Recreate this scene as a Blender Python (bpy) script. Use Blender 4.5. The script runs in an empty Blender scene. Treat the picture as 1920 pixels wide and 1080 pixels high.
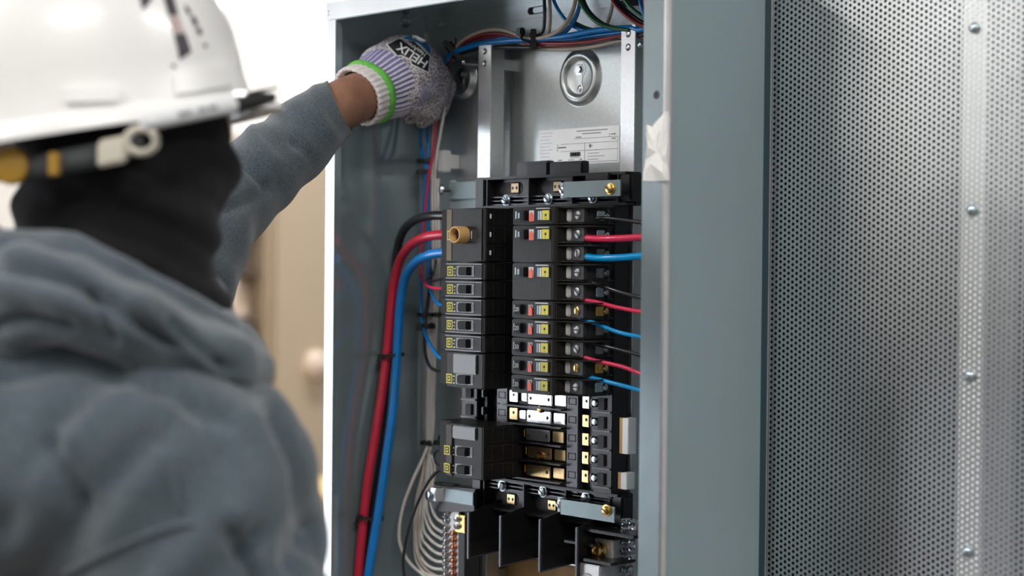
import bpy, bmesh, math, random
from mathutils import Vector, Matrix, noise
random.seed(7)
scene = bpy.context.scene
COL = scene.collection
V = Vector

# ------------------------------------------------------------------ camera
CAM = V((1.53692579, -1.18113071, -0.27284281))
CR = V((0.69194555, 0.72188235, 0.0098607))
CU = V((-0.0167522, 0.00239972, 0.99985679))
CF = V((-0.72175531, 0.69201164, -0.01375359))
FPX = 3202.846
cd = bpy.data.cameras.new('camera'); cam = bpy.data.objects.new('camera', cd); COL.objects.link(cam)
cam.matrix_world = Matrix(((CR.x, CU.x, -CF.x, CAM.x), (CR.y, CU.y, -CF.y, CAM.y), (CR.z, CU.z, -CF.z, CAM.z), (0, 0, 0, 1)))
cd.sensor_width = 36; cd.lens = FPX / 1920 * 36
cd.clip_start = .05; cd.clip_end = 100
cd.dof.use_dof = True; cd.dof.focus_distance = 1.76; cd.dof.aperture_fstop = 3.0
scene.camera = cam

# ------------------------------------------------------------------ world, exposure
w = bpy.data.worlds.new('world'); scene.world = w; w.use_nodes = True
bg = w.node_tree.nodes['Background']; bg.inputs[0].default_value = (1.0, .965, .92, 1); bg.inputs[1].default_value = .3
scene.view_settings.view_transform = 'Standard'; scene.view_settings.look = 'None'
scene.view_settings.exposure = 0.42; scene.view_settings.gamma = 1.0
scene.view_settings.use_curve_mapping = False
WINDOW_STRENGTH = 3.4
ADDED_LIGHT_STRENGTH = 33.0
FLOOR_Z = -1.87

# ------------------------------------------------------------------ materials
MATS = {}
def mat(name, col, rough=.5, metal=0.0, bump=0.0, bscale=200, var=0.0, vscale=20, emit=0, coat=0, trans=0, sheen=0, spec=.5, aniso=None):
    if name in MATS: return MATS[name]
    m = bpy.data.materials.new(name); m.use_nodes = True; nt = m.node_tree; N = nt.nodes; L = nt.links
    b = N['Principled BSDF']; b.inputs['Base Color'].default_value = (*col, 1); b.inputs['Roughness'].default_value = rough
    b.inputs['Metallic'].default_value = metal
    b.inputs['Specular IOR Level'].default_value = spec
    if coat: b.inputs['Coat Weight'].default_value = coat; b.inputs['Coat Roughness'].default_value = .08
    if sheen: b.inputs['Sheen Weight'].default_value = sheen; b.inputs['Sheen Roughness'].default_value = .5
    if trans: b.inputs['Transmission Weight'].default_value = trans
    if emit: b.inputs['Emission Color'].default_value = (*col, 1); b.inputs['Emission Strength'].default_value = emit
    tc = N.new('ShaderNodeTexCoord')
    if var:
        n = N.new('ShaderNodeTexNoise'); n.inputs['Scale'].default_value = vscale; n.inputs['Detail'].default_value = 4
        L.new(tc.outputs['Object'], n.inputs['Vector'])
        mx = N.new('ShaderNodeMixRGB'); mx.inputs[1].default_value = (*[max(0, c * (1 - var)) for c in col], 1); mx.inputs[2].default_value = (*[min(1, c * (1 + var)) for c in col], 1)
        rm = N.new('ShaderNodeValToRGB'); rm.color_ramp.elements[0].position = .32; rm.color_ramp.elements[1].position = .68
        L.new(n.outputs['Fac'], rm.inputs['Fac']); L.new(rm.outputs['Color'], mx.inputs[0])
        L.new(mx.outputs[0], b.inputs['Base Color'])
    if bump:
        n2 = N.new('ShaderNodeTexNoise'); n2.inputs['Scale'].default_value = bscale; n2.inputs['Detail'].default_value = 3
        L.new(tc.outputs['Object'], n2.inputs['Vector'])
        bp = N.new('ShaderNodeBump'); bp.inputs['Strength'].default_value = bump; bp.inputs['Distance'].default_value = .002
        L.new(n2.outputs['Fac'], bp.inputs['Height']); L.new(bp.outputs['Normal'], b.inputs['Normal'])
    MATS[name] = m; return m

def galvanised(name, col, rough, spangle=60):
    m = mat(name, col, rough, .82)
    nt = m.node_tree; N = nt.nodes; L = nt.links; b = N['Principled BSDF']; tc = [n for n in N if n.type == 'TEX_COORD'][0]
    v = N.new('ShaderNodeTexVoronoi'); v.inputs['Scale'].default_value = spangle; L.new(tc.outputs['Object'], v.inputs['Vector'])
    mr = N.new('ShaderNodeMapRange'); mr.inputs[1].default_value = 0; mr.inputs[2].default_value = 1; mr.inputs[3].default_value = rough * .92; mr.inputs[4].default_value = rough * 1.1
    sp = N.new('ShaderNodeSeparateColor'); L.new(v.outputs['Color'], sp.inputs[0]); L.new(sp.outputs[0], mr.inputs[0]); L.new(mr.outputs[0], b.inputs['Roughness'])
    mx = N.new('ShaderNodeMixRGB'); mx.inputs[1].default_value = (*[c * .95 for c in col], 1); mx.inputs[2].default_value = (*[min(1, c * 1.03) for c in col], 1)
    L.new(sp.outputs[1], mx.inputs[0]); L.new(mx.outputs[0], b.inputs['Base Color'])
    n2 = N.new('ShaderNodeTexNoise'); n2.inputs['Scale'].default_value = 7; L.new(tc.outputs['Object'], n2.inputs['Vector'])
    bp = N.new('ShaderNodeBump'); bp.inputs['Strength'].default_value = .12; bp.inputs['Distance'].default_value = .004
    L.new(n2.outputs['Fac'], bp.inputs['Height']); L.new(bp.outputs['Normal'], b.inputs['Normal'])
    return m

mat('box_paint', (.27, .355, .385), .4, 0, .05, 900, .05, 6, coat=.1)
mat('box_inner', (.35, .43, .455), .13, .5, .015, 300, .04, 5)
mat('flange', (.66, .68, .7), .3, .8, .06, 40, .05, 30)
galvanised('galv', (.56, .6, .605), .3, 420)
galvanised('galv_rail', (.62, .64, .66), .22, 420)
mat('flange_grey', (.2, .245, .262), .27, .55, .04, 40, .05, 30)
mat('strap_grey', (.2, .25, .265), .34, .5, .04, 60, .06, 40)
mat('alu', (.62, .62, .63), .38, .6, .05, 80, .06, 60)
mat('gap_shade', (.02, .06, .075), .4)  # dark teal that paints the shade of the rear gap
mat('steel', (.55, .58, .6), .3, 1, .05, 120, .08, 60)
mat('screw_dull', (.3, .31, .31), .36, 1, 0, 1, .1, 200)
mat('zinc', (.6, .64, .68), .22, 1, 0, 1, .1, 200)
mat('zinc_blue', (.5, .58, .64), .25, 1, 0, 1, .15, 200)
mat('brass', (.72, .48, .16), .25, 1, 0, 1, .12, 150)
mat('copper', (.72, .33, .2), .3, 1, 0, 1, .15, 150)
mat('tin', (.74, .75, .77), .16, 1, .05, 80, .05, 80)
mat('bus_gold', (.66, .48, .25), .3, 1, 0, 1, .15, 120)
mat('black_plastic', (.009, .009, .01), .36, 0, .05, 400, .15, 60, spec=.4)
mat('interior_plastic', (.011, .011, .013), .3, 0, .04, 300, .2, 60, spec=.45)
mat('rail_plastic', (.04, .042, .062), .3, 0, .03, 300, .08, 60, spec=.7)
mat('breaker_black', (.012, .0118, .0115), .34, 0, .05, 260, .25, 90, spec=.22)
mat('breaker_grey', (.017, .0165, .0158), .38, 0, .04, 260, .2, 90, spec=.25)
mat('breaker_cover', (.025, .024, .026), .2, 0, .02, 100, .1, 30, spec=.7)
mat('handle_black', (.008, .008, .009), .45, 0, 0, spec=.2)
mat('olive_strip', (.11, .075, .018), .4, 0, .05, 300, .1, 80)
mat('logo_yellow', (.62, .56, .06), .45)
mat('print_white', (.62, .66, .7), .5)
mat('print_blue', (.3, .42, .55), .5)
mat('indicator_red', (.85, .1, .05), .4)
mat('clear_plastic', (.5, .5, .5), .18, 0, 0)
mat('wire_red', (.6, .018, .05), .28, 0, 0, 1, .08, 30, coat=.2)
mat('wire_pink', (.72, .03, .1), .32, 0, 0, 1, .08, 30, coat=.2)
mat('wire_blue', (.0, .22, .66), .26, 0, 0, 1, .08, 30, coat=.3)
mat('wire_skyblue', (.0, .31, .7), .26, 0, 0, 1, .05, 30, coat=.3)
mat('wire_black', (.013, .014, .016), .3, 0, 0, 1, .1, 30, coat=.3)
mat('wire_white', (.8, .77, .73), .4, 0, 0, 1, .06, 40)
mat('wire_tan', (.56, .47, .4), .38, 0, 0, 1, .1, 40)
mat('wire_maroon', (.25, .022, .03), .3, 0, 0, 1, .1, 40, coat=.3)
mat('wire_green', (.012, .13, .055), .3, 0, 0, 1, .1, 40, coat=.3)
mat('tie_black', (.012, .012, .013), .38)
mat('white_plastic', (.85, .85, .85), .45)
mat('paper', (.8, .81, .82), .35, 0, .05, 60, .03, 50)
mat('ink', (.03, .03, .035), .6)
mat('ink_grey', (.22, .22, .24), .6)
mat('tape_white', (.8, .8, .78), .7, 0, .5, 180, .05, 60)
mat('tan_ring', (.6, .35, .14), .45, 0, .05, 200, .08, 90)
mat('tan_reflection', (.34, .2, .08), .7, 0, .1, 200, .15, 40)  # brown that stands in for a reflection in the back panel
mat('tan_pad', (.5, .3, .1), .6)
mat('perf_metal', (.62, .65, .66), .36, 1, .03, 500, .05, 12)
mat('strut_white', (.93, .93, .92), .5)
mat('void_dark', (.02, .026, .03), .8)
mat('helmet', (.83, .83, .82), .3, 0, .04, 60, .03, 8, coat=.3)
mat('helmet_ink', (.035, .03, .045), .5, 0, 0, 1, .4, 60)
mat('helmet_pink', (.5, .38, .37), .5, 0, 0, 1, .2, 60)
mat('pen_white', (.66, .68, .7), .4)
mat('pen_black', (.012, .012, .013), .35)
mat('yellow_plastic', (.36, .2, .02), .55)
mat('strap', (.06, .065, .07), .8, 0, .3, 400)
mat('ivory', (.6, .56, .47), .5)
mat('mask', (.009, .009, .0105), .9, 0, .4, 700, .2, 30, sheen=.07, spec=.2)
mat('skin', (.27, .13, .08), .5, 0, .25, 220, .12, 60)
mat('glove_band', (.13, .47, .07), .8, 0, .6, 500, .15, 120)
mat('glove_hem', (.68, .64, .64), .85, 0, .4, 600, .1, 100)
mat('patch_black', (.012, .014, .018), .5)
mat('patch_blue', (.02, .19, .5), .5, 0, 0, 1, .25, 250)
mat('patch_white', (.75, .77, .78), .5)
mat('trousers', (.05, .055, .065), .9)
mat('boot', (.06, .035, .02), .7)
mat('wall_white', (.92, .89, .86), .8, 0, .05, 30)
mat('floor_concrete', (.16, .14, .125), .6, 0, .1, 30, .12, 3)
mat('locker_beige', (.53, .435, .32), .6, 0, 0, 1, .03, 2)
mat('shelf_brown', (.14, .105, .08), .7)
mat('pale_box', (.75, .62, .52), .7)
mat('pine', (.8, .55, .25), .6, 0, .1, 20, .1, 6)
mat('leaf', (.2, .22, .06), .7)
mat('window_glow', (.86, .92, 1.0), .5, emit=WINDOW_STRENGTH)
mat('added_panel_glow', (1.0, .98, .95), .5, emit=ADDED_LIGHT_STRENGTH)
mat('plain_dark_grey', (.05, .058, .065), .5)
mat('frame_white', (.8, .8, .8), .5)

# knitted glove: grey yarn with violet flecks
def glove_mat():
    m = mat('glove_knit', (.4, .38, .4), .9); nt = m.node_tree; N = nt.nodes; L = nt.links; b = N['Principled BSDF']
    tc = [n for n in N if n.type == 'TEX_COORD'][0]
    wv = N.new('ShaderNodeTexWave'); wv.inputs['Scale'].default_value = 130; wv.inputs['Distortion'].default_value = 6; wv.inputs['Detail Scale'].default_value = 3
    n = N.new('ShaderNodeTexNoise'); n.inputs['Scale'].default_value = 420; n.inputs['Detail'].default_value = 2
    n3 = N.new('ShaderNodeTexNoise'); n3.inputs['Scale'].default_value = 45; n3.inputs['Detail'].default_value = 2
    for x in (wv, n, n3): L.new(tc.outputs['Object'], x.inputs['Vector'])
    r = N.new('ShaderNodeValToRGB'); e = r.color_ramp.elements; e[0].position = .4; e[0].color = (.17, .15, .21, 1); e[1].position = .55; e[1].color = (.66, .62, .625, 1)
    L.new(n.outputs['Fac'], r.inputs['Fac'])
    r3 = N.new('ShaderNodeValToRGB'); r3.color_ramp.elements[0].position = .55; r3.color_ramp.elements[1].position = .7
    L.new(n3.outputs['Fac'], r3.inputs['Fac'])
    mx = N.new('ShaderNodeMixRGB'); mx.inputs[2].default_value = (.3, .28, .46, 1); L.new(r3.outputs['Color'], mx.inputs[0]); L.new(r.outputs['Color'], mx.inputs[1])
    L.new(mx.outputs[0], b.inputs['Base Color'])
    bp = N.new('ShaderNodeBump'); bp.inputs['Strength'].default_value = .6; bp.inputs['Distance'].default_value = .001
    L.new(wv.outputs['Fac'], bp.inputs['Height']); L.new(bp.outputs['Normal'], b.inputs['Normal'])
glove_mat()
mat('glove_violet', (.19, .18, .37), .85, 0, .4, 500, .12, 300)
mat('glove_rib', (.55, .53, .6), .85, 0, .4, 500, .1, 300)
def fleece():
    m = mat('fleece', (.07, .1, .125), .95, sheen=.35); nt = m.node_tree; N = nt.nodes; L = nt.links; b = N['Principled BSDF']
    tc = [n for n in N if n.type == 'TEX_COORD'][0]
    n = N.new('ShaderNodeTexNoise'); n.inputs['Scale'].default_value = 700; n.inputs['Detail'].default_value = 3
    n2 = N.new('ShaderNodeTexNoise'); n2.inputs['Scale'].default_value = 14; n2.inputs['Detail'].default_value = 3
    for x in (n, n2): L.new(tc.outputs['Object'], x.inputs['Vector'])
    r = N.new('ShaderNodeValToRGB'); e = r.color_ramp.elements; e[0].position = .35; e[0].color = (.035, .05, .062, 1); e[1].position = .68; e[1].color = (.105, .145, .175, 1)
    L.new(n.outputs['Fac'], r.inputs['Fac'])
    mx = N.new('ShaderNodeMixRGB'); mx.blend_type = 'MULTIPLY'; mx.inputs[0].default_value = .35
    L.new(r.outputs['Color'], mx.inputs[1]); L.new(n2.outputs['Fac'], mx.inputs[2]); L.new(mx.outputs[0], b.inputs['Base Color'])
    bp = N.new('ShaderNodeBump'); bp.inputs['Strength'].default_value = .35; bp.inputs['Distance'].default_value = .002
    L.new(n.outputs['Fac'], bp.inputs['Height']); L.new(bp.outputs['Normal'], b.inputs['Normal'])
fleece()

# ------------------------------------------------------------------ helpers
ABS = {}
def P(u, v, Y=None, X=None, d=None):
    """point of the place seen at photograph pixel (u, v) on the plane Y=.., X=.. or at depth d"""
    r = CF + CR * ((u - 960) / FPX) - CU * ((v - 540) / FPX)
    if Y is not None: t = (Y - CAM.y) / r.y
    elif X is not None: t = (X - CAM.x) / r.x
    else: t = d
    return CAM + r * t

def tag(o, label=None, cat=None, group=None, kind=None):
    if label: o['label'] = label
    if cat: o['category'] = cat
    if group: o['group'] = group
    if kind: o['kind'] = kind
    return o

def empty(name, loc, label=None, cat=None, group=None):
    o = bpy.data.objects.new(name, None); COL.objects.link(o); o.location = loc; o.empty_display_size = .02
    ABS[o] = V(loc); return tag(o, label, cat, group)

class MB:
    def __init__(s): s.bm = bmesh.new()
    def quad(s, pts):
        return s.bm.faces.new([s.bm.verts.new(p) for p in pts])
    def box(s, a, b):
        x0, x1 = sorted((a[0], b[0])); y0, y1 = sorted((a[1], b[1])); z0, z1 = sorted((a[2], b[2]))
        vs = [s.bm.verts.new(p) for p in ((x0, y0, z0), (x1, y0, z0), (x1, y1, z0), (x0, y1, z0), (x0, y0, z1), (x1, y0, z1), (x1, y1, z1), (x0, y1, z1))]
        for f in ((3, 2, 1, 0), (4, 5, 6, 7), (0, 1, 5, 4), (1, 2, 6, 5), (2, 3, 7, 6), (3, 0, 4, 7)): s.bm.faces.new([vs[i] for i in f])
        return s
    def obox(s, c, ax, ay, az, h):
        """oriented box: centre c, unit axes, half sizes h"""
        c = V(c); vs = []
        for sz in (-1, 1):
            for sx, sy in ((-1, -1), (1, -1), (1, 1), (-1, 1)):
                vs.append(s.bm.verts.new(c + V(ax) * h[0] * sx + V(ay) * h[1] * sy + V(az) * h[2] * sz))
        for f in ((3, 2, 1, 0), (4, 5, 6, 7), (0, 1, 5, 4), (1, 2, 6, 5), (2, 3, 7, 6), (3, 0, 4, 7)): s.bm.faces.new([vs[i] for i in f])
        return s
    def prism(s, poly, axis, lo, hi):
        """2-D polygon extruded along axis ('x','y','z'); poly gives the other two coords in order"""
        def mk(p, h):
            return {'x': (h, p[0], p[1]), 'y': (p[0], h, p[1]), 'z': (p[0], p[1], h)}[axis]
        a = [s.bm.verts.new(mk(p, lo)) for p in poly]; b = [s.bm.verts.new(mk(p, hi)) for p in poly]
        n = len(poly)
        s.bm.faces.new(a); s.bm.faces.new(b[::-1])
        for i in range(n): s.bm.faces.new((a[i], b[i], b[(i + 1) % n], a[(i + 1) % n]))
        return s
    def tube(s, pts, r, n=10, cap=True, rr=None):
        pts = [V(p) for p in pts]; m = len(pts); rings = []
        t0 = (pts[1] - pts[0]).normalized(); up = V((0, 0, 1)) if abs(t0.z) < .9 else V((1, 0, 0))
        nx = t0.cross(up).normalized()
        for i in range(m):
            t = (pts[min(i + 1, m - 1)] - pts[max(i - 1, 0)]).normalized()
            nx = (nx - t * nx.dot(t)).normalized(); ny = t.cross(nx)
            ri = rr[i] if rr else r
            rings.append([s.bm.verts.new(pts[i] + (nx * math.cos(2 * math.pi * k / n) + ny * math.sin(2 * math.pi * k / n)) * ri) for k in range(n)])
        for i in range(m - 1):
            for k in range(n): s.bm.faces.new((rings[i][k], rings[i][(k + 1) % n], rings[i + 1][(k + 1) % n], rings[i + 1][k]))
        if cap: s.bm.faces.new(rings[0][::-1]); s.bm.faces.new(rings[-1])
        return s
    def cyl(s, a, b, r, n=16, r2=None):
        return s.tube([a, b], r, n, True, [r, r if r2 is None else r2])
    def lathe(s, c, axis, prof, n=20):
        """prof: (radius, height along axis)"""
        c = V(c); ax = V(axis).normalized(); up = V((0, 0, 1)) if abs(ax.z) < .9 else V((1, 0, 0))
        nx = ax.cross(up).normalized(); ny = ax.cross(nx); rings = []
        for r, h in prof:
            if r < 1e-6: rings.append([s.bm.verts.new(c + ax * h)])
            else: rings.append([s.bm.verts.new(c + ax * h + (nx * math.cos(2 * math.pi * k / n) + ny * math.sin(2 * math.pi * k / n)) * r) for k in range(n)])
        for A, B in zip(rings, rings[1:]):
            for k in range(n):
                k2 = (k + 1) % n
                if len(A) == 1 and len(B) == 1: continue
                if len(A) == 1: s.bm.faces.new((A[0], B[k2], B[k]))
                elif len(B) == 1: s.bm.faces.new((A[k], A[k2], B[0]))
                else: s.bm.faces.new((A[k], A[k2], B[k2], B[k]))
        return s
    def ball(s, c, rx, ry=None, rz=None, ax=None, n=2):
        ry = rx if ry is None else ry; rz = rx if rz is None else rz
        g = bmesh.ops.create_icosphere(s.bm, subdivisions=n, radius=1)
        ax = ax or (V((1, 0, 0)), V((0, 1, 0)), V((0, 0, 1)))
        for v in g['verts']:
            co = v.co.copy(); v.co = V(c) + ax[0] * co.x * rx + ax[1] * co.y * ry + ax[2] * co.z * rz
        return s
    def build(s, name, m, parent=None, smooth=False, bevel=0, bseg=2, loc=None, auto=None):
        bm = s.bm
        bmesh.ops.recalc_face_normals(bm, faces=bm.faces)
        me = bpy.data.meshes.new(name)
        base = ABS.get(parent) if parent else (V(loc) if loc is not None else None)
        if base is None:
            bb = [v.co for v in bm.verts]; lo = V([min(c[i] for c in bb) for i in range(3)]); hi = V([max(c[i] for c in bb) for i in range(3)])
            base = V(((lo.x + hi.x) / 2, (lo.y + hi.y) / 2, lo.z))
        bmesh.ops.translate(bm, verts=bm.verts, vec=-base)
        if bevel:
            es = [e for e in bm.edges if len(e.link_faces) == 2 and e.calc_face_angle(0) > .5]
            bmesh.ops.bevel(bm, geom=es, offset=bevel, segments=bseg, affect='EDGES', clamp_overlap=True)
        bm.to_mesh(me); bm.free()
        if smooth or bevel:
            for p in me.polygons: p.use_smooth = True
            me.set_sharp_from_angle(angle=math.radians(auto or (50 if smooth else 35)))
        me.materials.append(MATS[m])
        o = bpy.data.objects.new(name, me); COL.objects.link(o)
        if parent: o.parent = parent
        else: o.location = base
        ABS[o] = base
        return o

def copy_tree(o, parent=None, loc=None):
    c = o.copy(); COL.objects.link(c)
    if parent: c.parent = parent
    if loc is not None: c.location = loc
    for ch in o.children: copy_tree(ch, c)
    return c

def spline(pts, k=8):
    pts = [V(p) for p in pts]; out = []
    ext = [pts[0] * 2 - pts[1]] + pts + [pts[-1] * 2 - pts[-2]]
    for i in range(1, len(ext) - 2):
        a, b, c, d = ext[i - 1:i + 3]
        for j in range(k):
            t = j / k
            out.append(.5 * ((2 * b) + (c - a) * t + (2 * a - 5 * b + 4 * c - d) * t * t + (3 * b - a - 3 * c + d) * t ** 3))
    out.append(pts[-1]); return out

def text_mesh(body, size, origin, ax, ay, name, m, parent, offset=0, warp=None, thick=0):
    """flat lettering laid out along ax (reading direction) and ay (up), as a mesh"""
    cu = bpy.data.curves.new('txt', 'FONT'); cu.body = body; cu.size = size; cu.align_x = 'CENTER'; cu.align_y = 'CENTER'; cu.resolution_u = 3; cu.offset = thick
    t = bpy.data.objects.new('txt', cu); COL.objects.link(t)
    dg = bpy.context.evaluated_depsgraph_get(); me = bpy.data.meshes.new_from_object(t.evaluated_get(dg))
    bpy.data.objects.remove(t); bpy.data.curves.remove(cu)
    base = ABS[parent]
    for v in me.vertices:
        q = V(origin) + V(ax) * v.co.x + V(ay) * v.co.y
        if warp: q = warp(q)
        v.co = q - base
    me.materials.clear(); me.materials.append(MATS[m]); me.name = name
    o = bpy.data.objects.new(name, me); COL.objects.link(o); o.parent = parent; ABS[o] = base
    return o

# ------------------------------------------------------------------ setting
tag(MB().box((-3.75, -9, FLOOR_Z - .1), (5, 6, FLOOR_Z)).build('floor', 'floor_concrete'), kind='structure')
WY0, WY1, WZ0, WZ1 = -4.3, -1.8, -1.75, .42
tag(MB().box((-3.75, WY1, FLOOR_Z), (-3.6, 6, 1.6)).box((-3.75, -9, FLOOR_Z), (-3.6, WY0, 1.6)).box((-3.75, WY0, FLOOR_Z), (-3.6, WY1, WZ0)).box((-3.75, WY0, WZ1), (-3.6, WY1, 1.6)).build('wall_left', 'wall_white'), kind='structure')
win = empty('window_1', (-3.6, (WY0 + WY1) / 2, WZ0)); tag(win, kind='structure')
NP = 2; WP = (WY1 - WY0) / NP
for i in range(NP):
    MB().box((-3.68, WY0 + i * WP + .04, WZ0 + .04), (-3.66, WY0 + (i + 1) * WP - .04, WZ1 - .04)).build('pane', 'window_glow', win)
fr = MB()
for i in range(NP + 1): fr.box((-3.7, WY0 + i * WP - .04, WZ0), (-3.58, WY0 + i * WP + .04, WZ1))
fr.box((-3.7, WY0, WZ0), (-3.58, WY1, WZ0 + .05)).box((-3.7, WY0, WZ1 - .05), (-3.58, WY1, WZ1))
fr.build('window_frame', 'frame_white', win)
for i, (x, y) in enumerate(((.6, -2.6), (-1.6, -2.6), (-1.6, 1.6), (-2.8, 3.2), (2.6, -1.6), (2.6, .9), (-2.4, -5.6), (.2, -5.6))):  # unseen panels added overhead to light the scene and its metal
    t = empty('added_light_panel', (x, y, 1.5), 'long white light panel added out of view to light the scene', 'added light panel', 'added light panels out of view')
    MB().box((x - .16, y - .62, 1.5), (x + .16, y + .62, 1.56)).build('housing', 'frame_white', t)  # housing of the added light panel
    MB().box((x - .145, y - .6, 1.494), (x + .145, y + .6, 1.499)).build('added_diffuser', 'added_panel_glow', t)

for i in range(4):  # unseen cabinets added so the metal has something dark to reflect
    y0 = -8.6 + i * 1.02
    t = empty('added_cabinet', (-3.3, y0 + .5, FLOOR_Z), 'unseen dark grey cabinet added beyond the window to darken metal reflections', 'added cabinet', 'unseen dark cabinets added for reflections')
    MB().box((-3.595, y0, FLOOR_Z), (-3.0, y0 + 1.0, -.35)).build('added_cabinet_body', 'plain_dark_grey', t, bevel=.01)
    for k in (0, 1):
        d_ = MB().box((-3.0, y0 + .02 + .485 * k, FLOOR_Z + .06), (-2.98, y0 + .495 + .485 * k, -.38)).build('door', 'plain_dark_grey', t, bevel=.004)  # doors and handles of the added cabinet
        MB().box((-2.98, y0 + .44 + .08 * k, -1.1), (-2.96, y0 + .46 + .08 * k, -.95)).build('handle', 'frame_white', d_)

# ------------------------------------------------------------------ rack wall behind the panel and perforated sheet
W, D = .508, .146
ZB = -.98                                   # underside of the enclosure
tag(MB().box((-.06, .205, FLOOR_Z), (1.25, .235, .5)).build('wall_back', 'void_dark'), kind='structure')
def perforated():
    t = empty('perforated_sheet', (.69, .152, -.75), 'grey perforated steel sheet with staggered round holes beside the panel', 'metal sheet')
    p = .00558; cx = p * .8660254; r = .0017; n = 12; x0 = .5075; z0 = -.70; nx = 78; nz = 137
    bm = bmesh.new(); y = .152; th = .0005
    cache = {}
    def vert(x, z, yy=y):
        k = (round(x * 2e5), round(z * 2e5), yy)
        if k not in cache: cache[k] = bm.verts.new((x, yy, z))
        return cache[k]
    hexd = p / math.sqrt(3)
    for i in range(nx):
        for j in range(nz):
            X = x0 + i * cx; Z = z0 + (j + (.5 if i % 2 else 0)) * p
            hx = [vert(X + hexd * math.cos(math.pi / 3 * k), Z + hexd * math.sin(math.pi / 3 * k)) for k in range(6)]
            ho = [bm.verts.new((X + r * math.cos(math.pi / 6 * k), y, Z + r * math.sin(math.pi / 6 * k))) for k in range(n)]
            hb = [bm.verts.new((q.co.x, y + th, q.co.z)) for q in ho]
            for k in range(6):
                a, b = hx[k], hx[(k + 1) % 6]; h0, h1, h2 = ho[2 * k], ho[2 * k + 1], ho[(2 * k + 2) % n]
                bm.faces.new((a, b, h2, h1)); bm.faces.new((a, h1, h0))
            for k in range(n): bm.faces.new((ho[k], ho[(k + 1) % n], hb[(k + 1) % n], hb[k]))
    me = bpy.data.meshes.new('sheet'); bmesh.ops.translate(bm, verts=bm.verts, vec=-ABS[t]); bm.normal_update(); bm.to_mesh(me); bm.free()
    me.materials.append(MATS['perf_metal']); o = bpy.data.objects.new('sheet', me); COL.objects.link(o); o.parent = t; ABS[o] = ABS[t]
    for zz in (.1, -.061, -.221, -.367, -.522, -.67):
        MB().lathe((.731, .152, zz), (0, -1, 0), [(0, .0045), (.003, .0042), (.0046, .0028), (.0052, 0), (.0052, -.001)], 14).build('screw_head', 'zinc_blue', t, smooth=True)
    for z0_, z1_ in ((-.73, -.695), (.06, .1)): MB().box((.5, .1505, z0_), (.884, .153, z1_)).build('border_strip', 'perf_metal', t)
perforated()
# white strut behind the sheet and its dark neighbours
t = empty('strut_post', (.731, .17, FLOOR_Z), 'white painted strut post seen through the holes of the perforated sheet', 'post')
MB().box((.7195, .1527, FLOOR_Z), (.7435, .156, .5)).build('face_plate', 'strut_white', t)
MB().box((.7195, .156, FLOOR_Z), (.722, .205, .5)).box((.741, .156, FLOOR_Z), (.7435, .205, .5)).build('side_flange', 'strut_white', t)
t = empty('hidden_strut_frame_1', (.25, .17, FLOOR_Z)); tag(t, kind='structure')  # hidden strut uprights that carry the panel box
MB().box((.02, .1475, FLOOR_Z), (.06, .206, .5)).build('hidden_upright', 'void_dark', t)
MB().box((.44, .1475, FLOOR_Z), (.48, .206, .5)).build('hidden_upright', 'void_dark', t)

# ------------------------------------------------------------------ panel enclosure
box = empty('panel_enclosure', (W / 2, D / 2, ZB), 'open grey steel electrical panel box without its front cover', 'panel box')
g = .0015
b = MB().box((0, g * 2, ZB), (g, D, .0195)); b.build('side_wall', 'box_inner', box)
# right wall: outer paint, rounded front corner
rw = MB()
prof = [(W - g, D)] + [(W - g, .006)] + [(W - g - .004, .002)] + [(W - .030, .002), (W - .030, 0), (W - .0045, 0)]
for k in range(1, 6):
    a = math.pi / 2 * k / 5; prof.append((W - .0045 + .0045 * math.sin(a), .0045 - .0045 * math.cos(a)))
prof.append((W, D))
rw.prism(prof, 'z', ZB, .0195); rw.build('side_wall', 'box_paint', box, smooth=True, auto=40)
# thin bright face of the right flange
MB().box((W - .0298, -.0006, ZB), (W - .005, 0, .0194)).build('flange_face', 'flange_grey', box)
pr = []
for k in range(7):
    a = math.pi / 2 * k / 6; pr.append((W - .005 + .0056 * math.sin(a), .005 - .0056 * math.cos(a)))
for k in range(7):
    a = math.pi / 2 * (6 - k) / 6; pr.append((W - .005 + .0048 * math.sin(a), .005 - .0048 * math.cos(a)))
MB().prism(pr, 'z', ZB, .0194).build('flange_edge', 'flange', box, smooth=True, auto=60)
MB().box((W - .030, .001, ZB), (W - .0285, .011, .0194)).build('flange_return', 'flange', box)
# rear lip of the right wall; dark strip stands in for the shadow gap
MB().box((W - .002, D - .0045, ZB), (W + .0008, D + .004, .0195)).build('rear_shade_strip', 'gap_shade', box)
MB().box((W - .002, D + .004, ZB), (W + .0015, D + .0052, .0195)).build('rear_lip', 'flange', box)
# left flange
MB().box((0, -.0004, ZB), (.0162, .0012, -.0005)).build('flange_face', 'flange', box, bevel=.0004)
MB().box((.0150, .001, ZB), (.0162, .009, -.001)).build('flange_return', 'box_inner', box)
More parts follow.
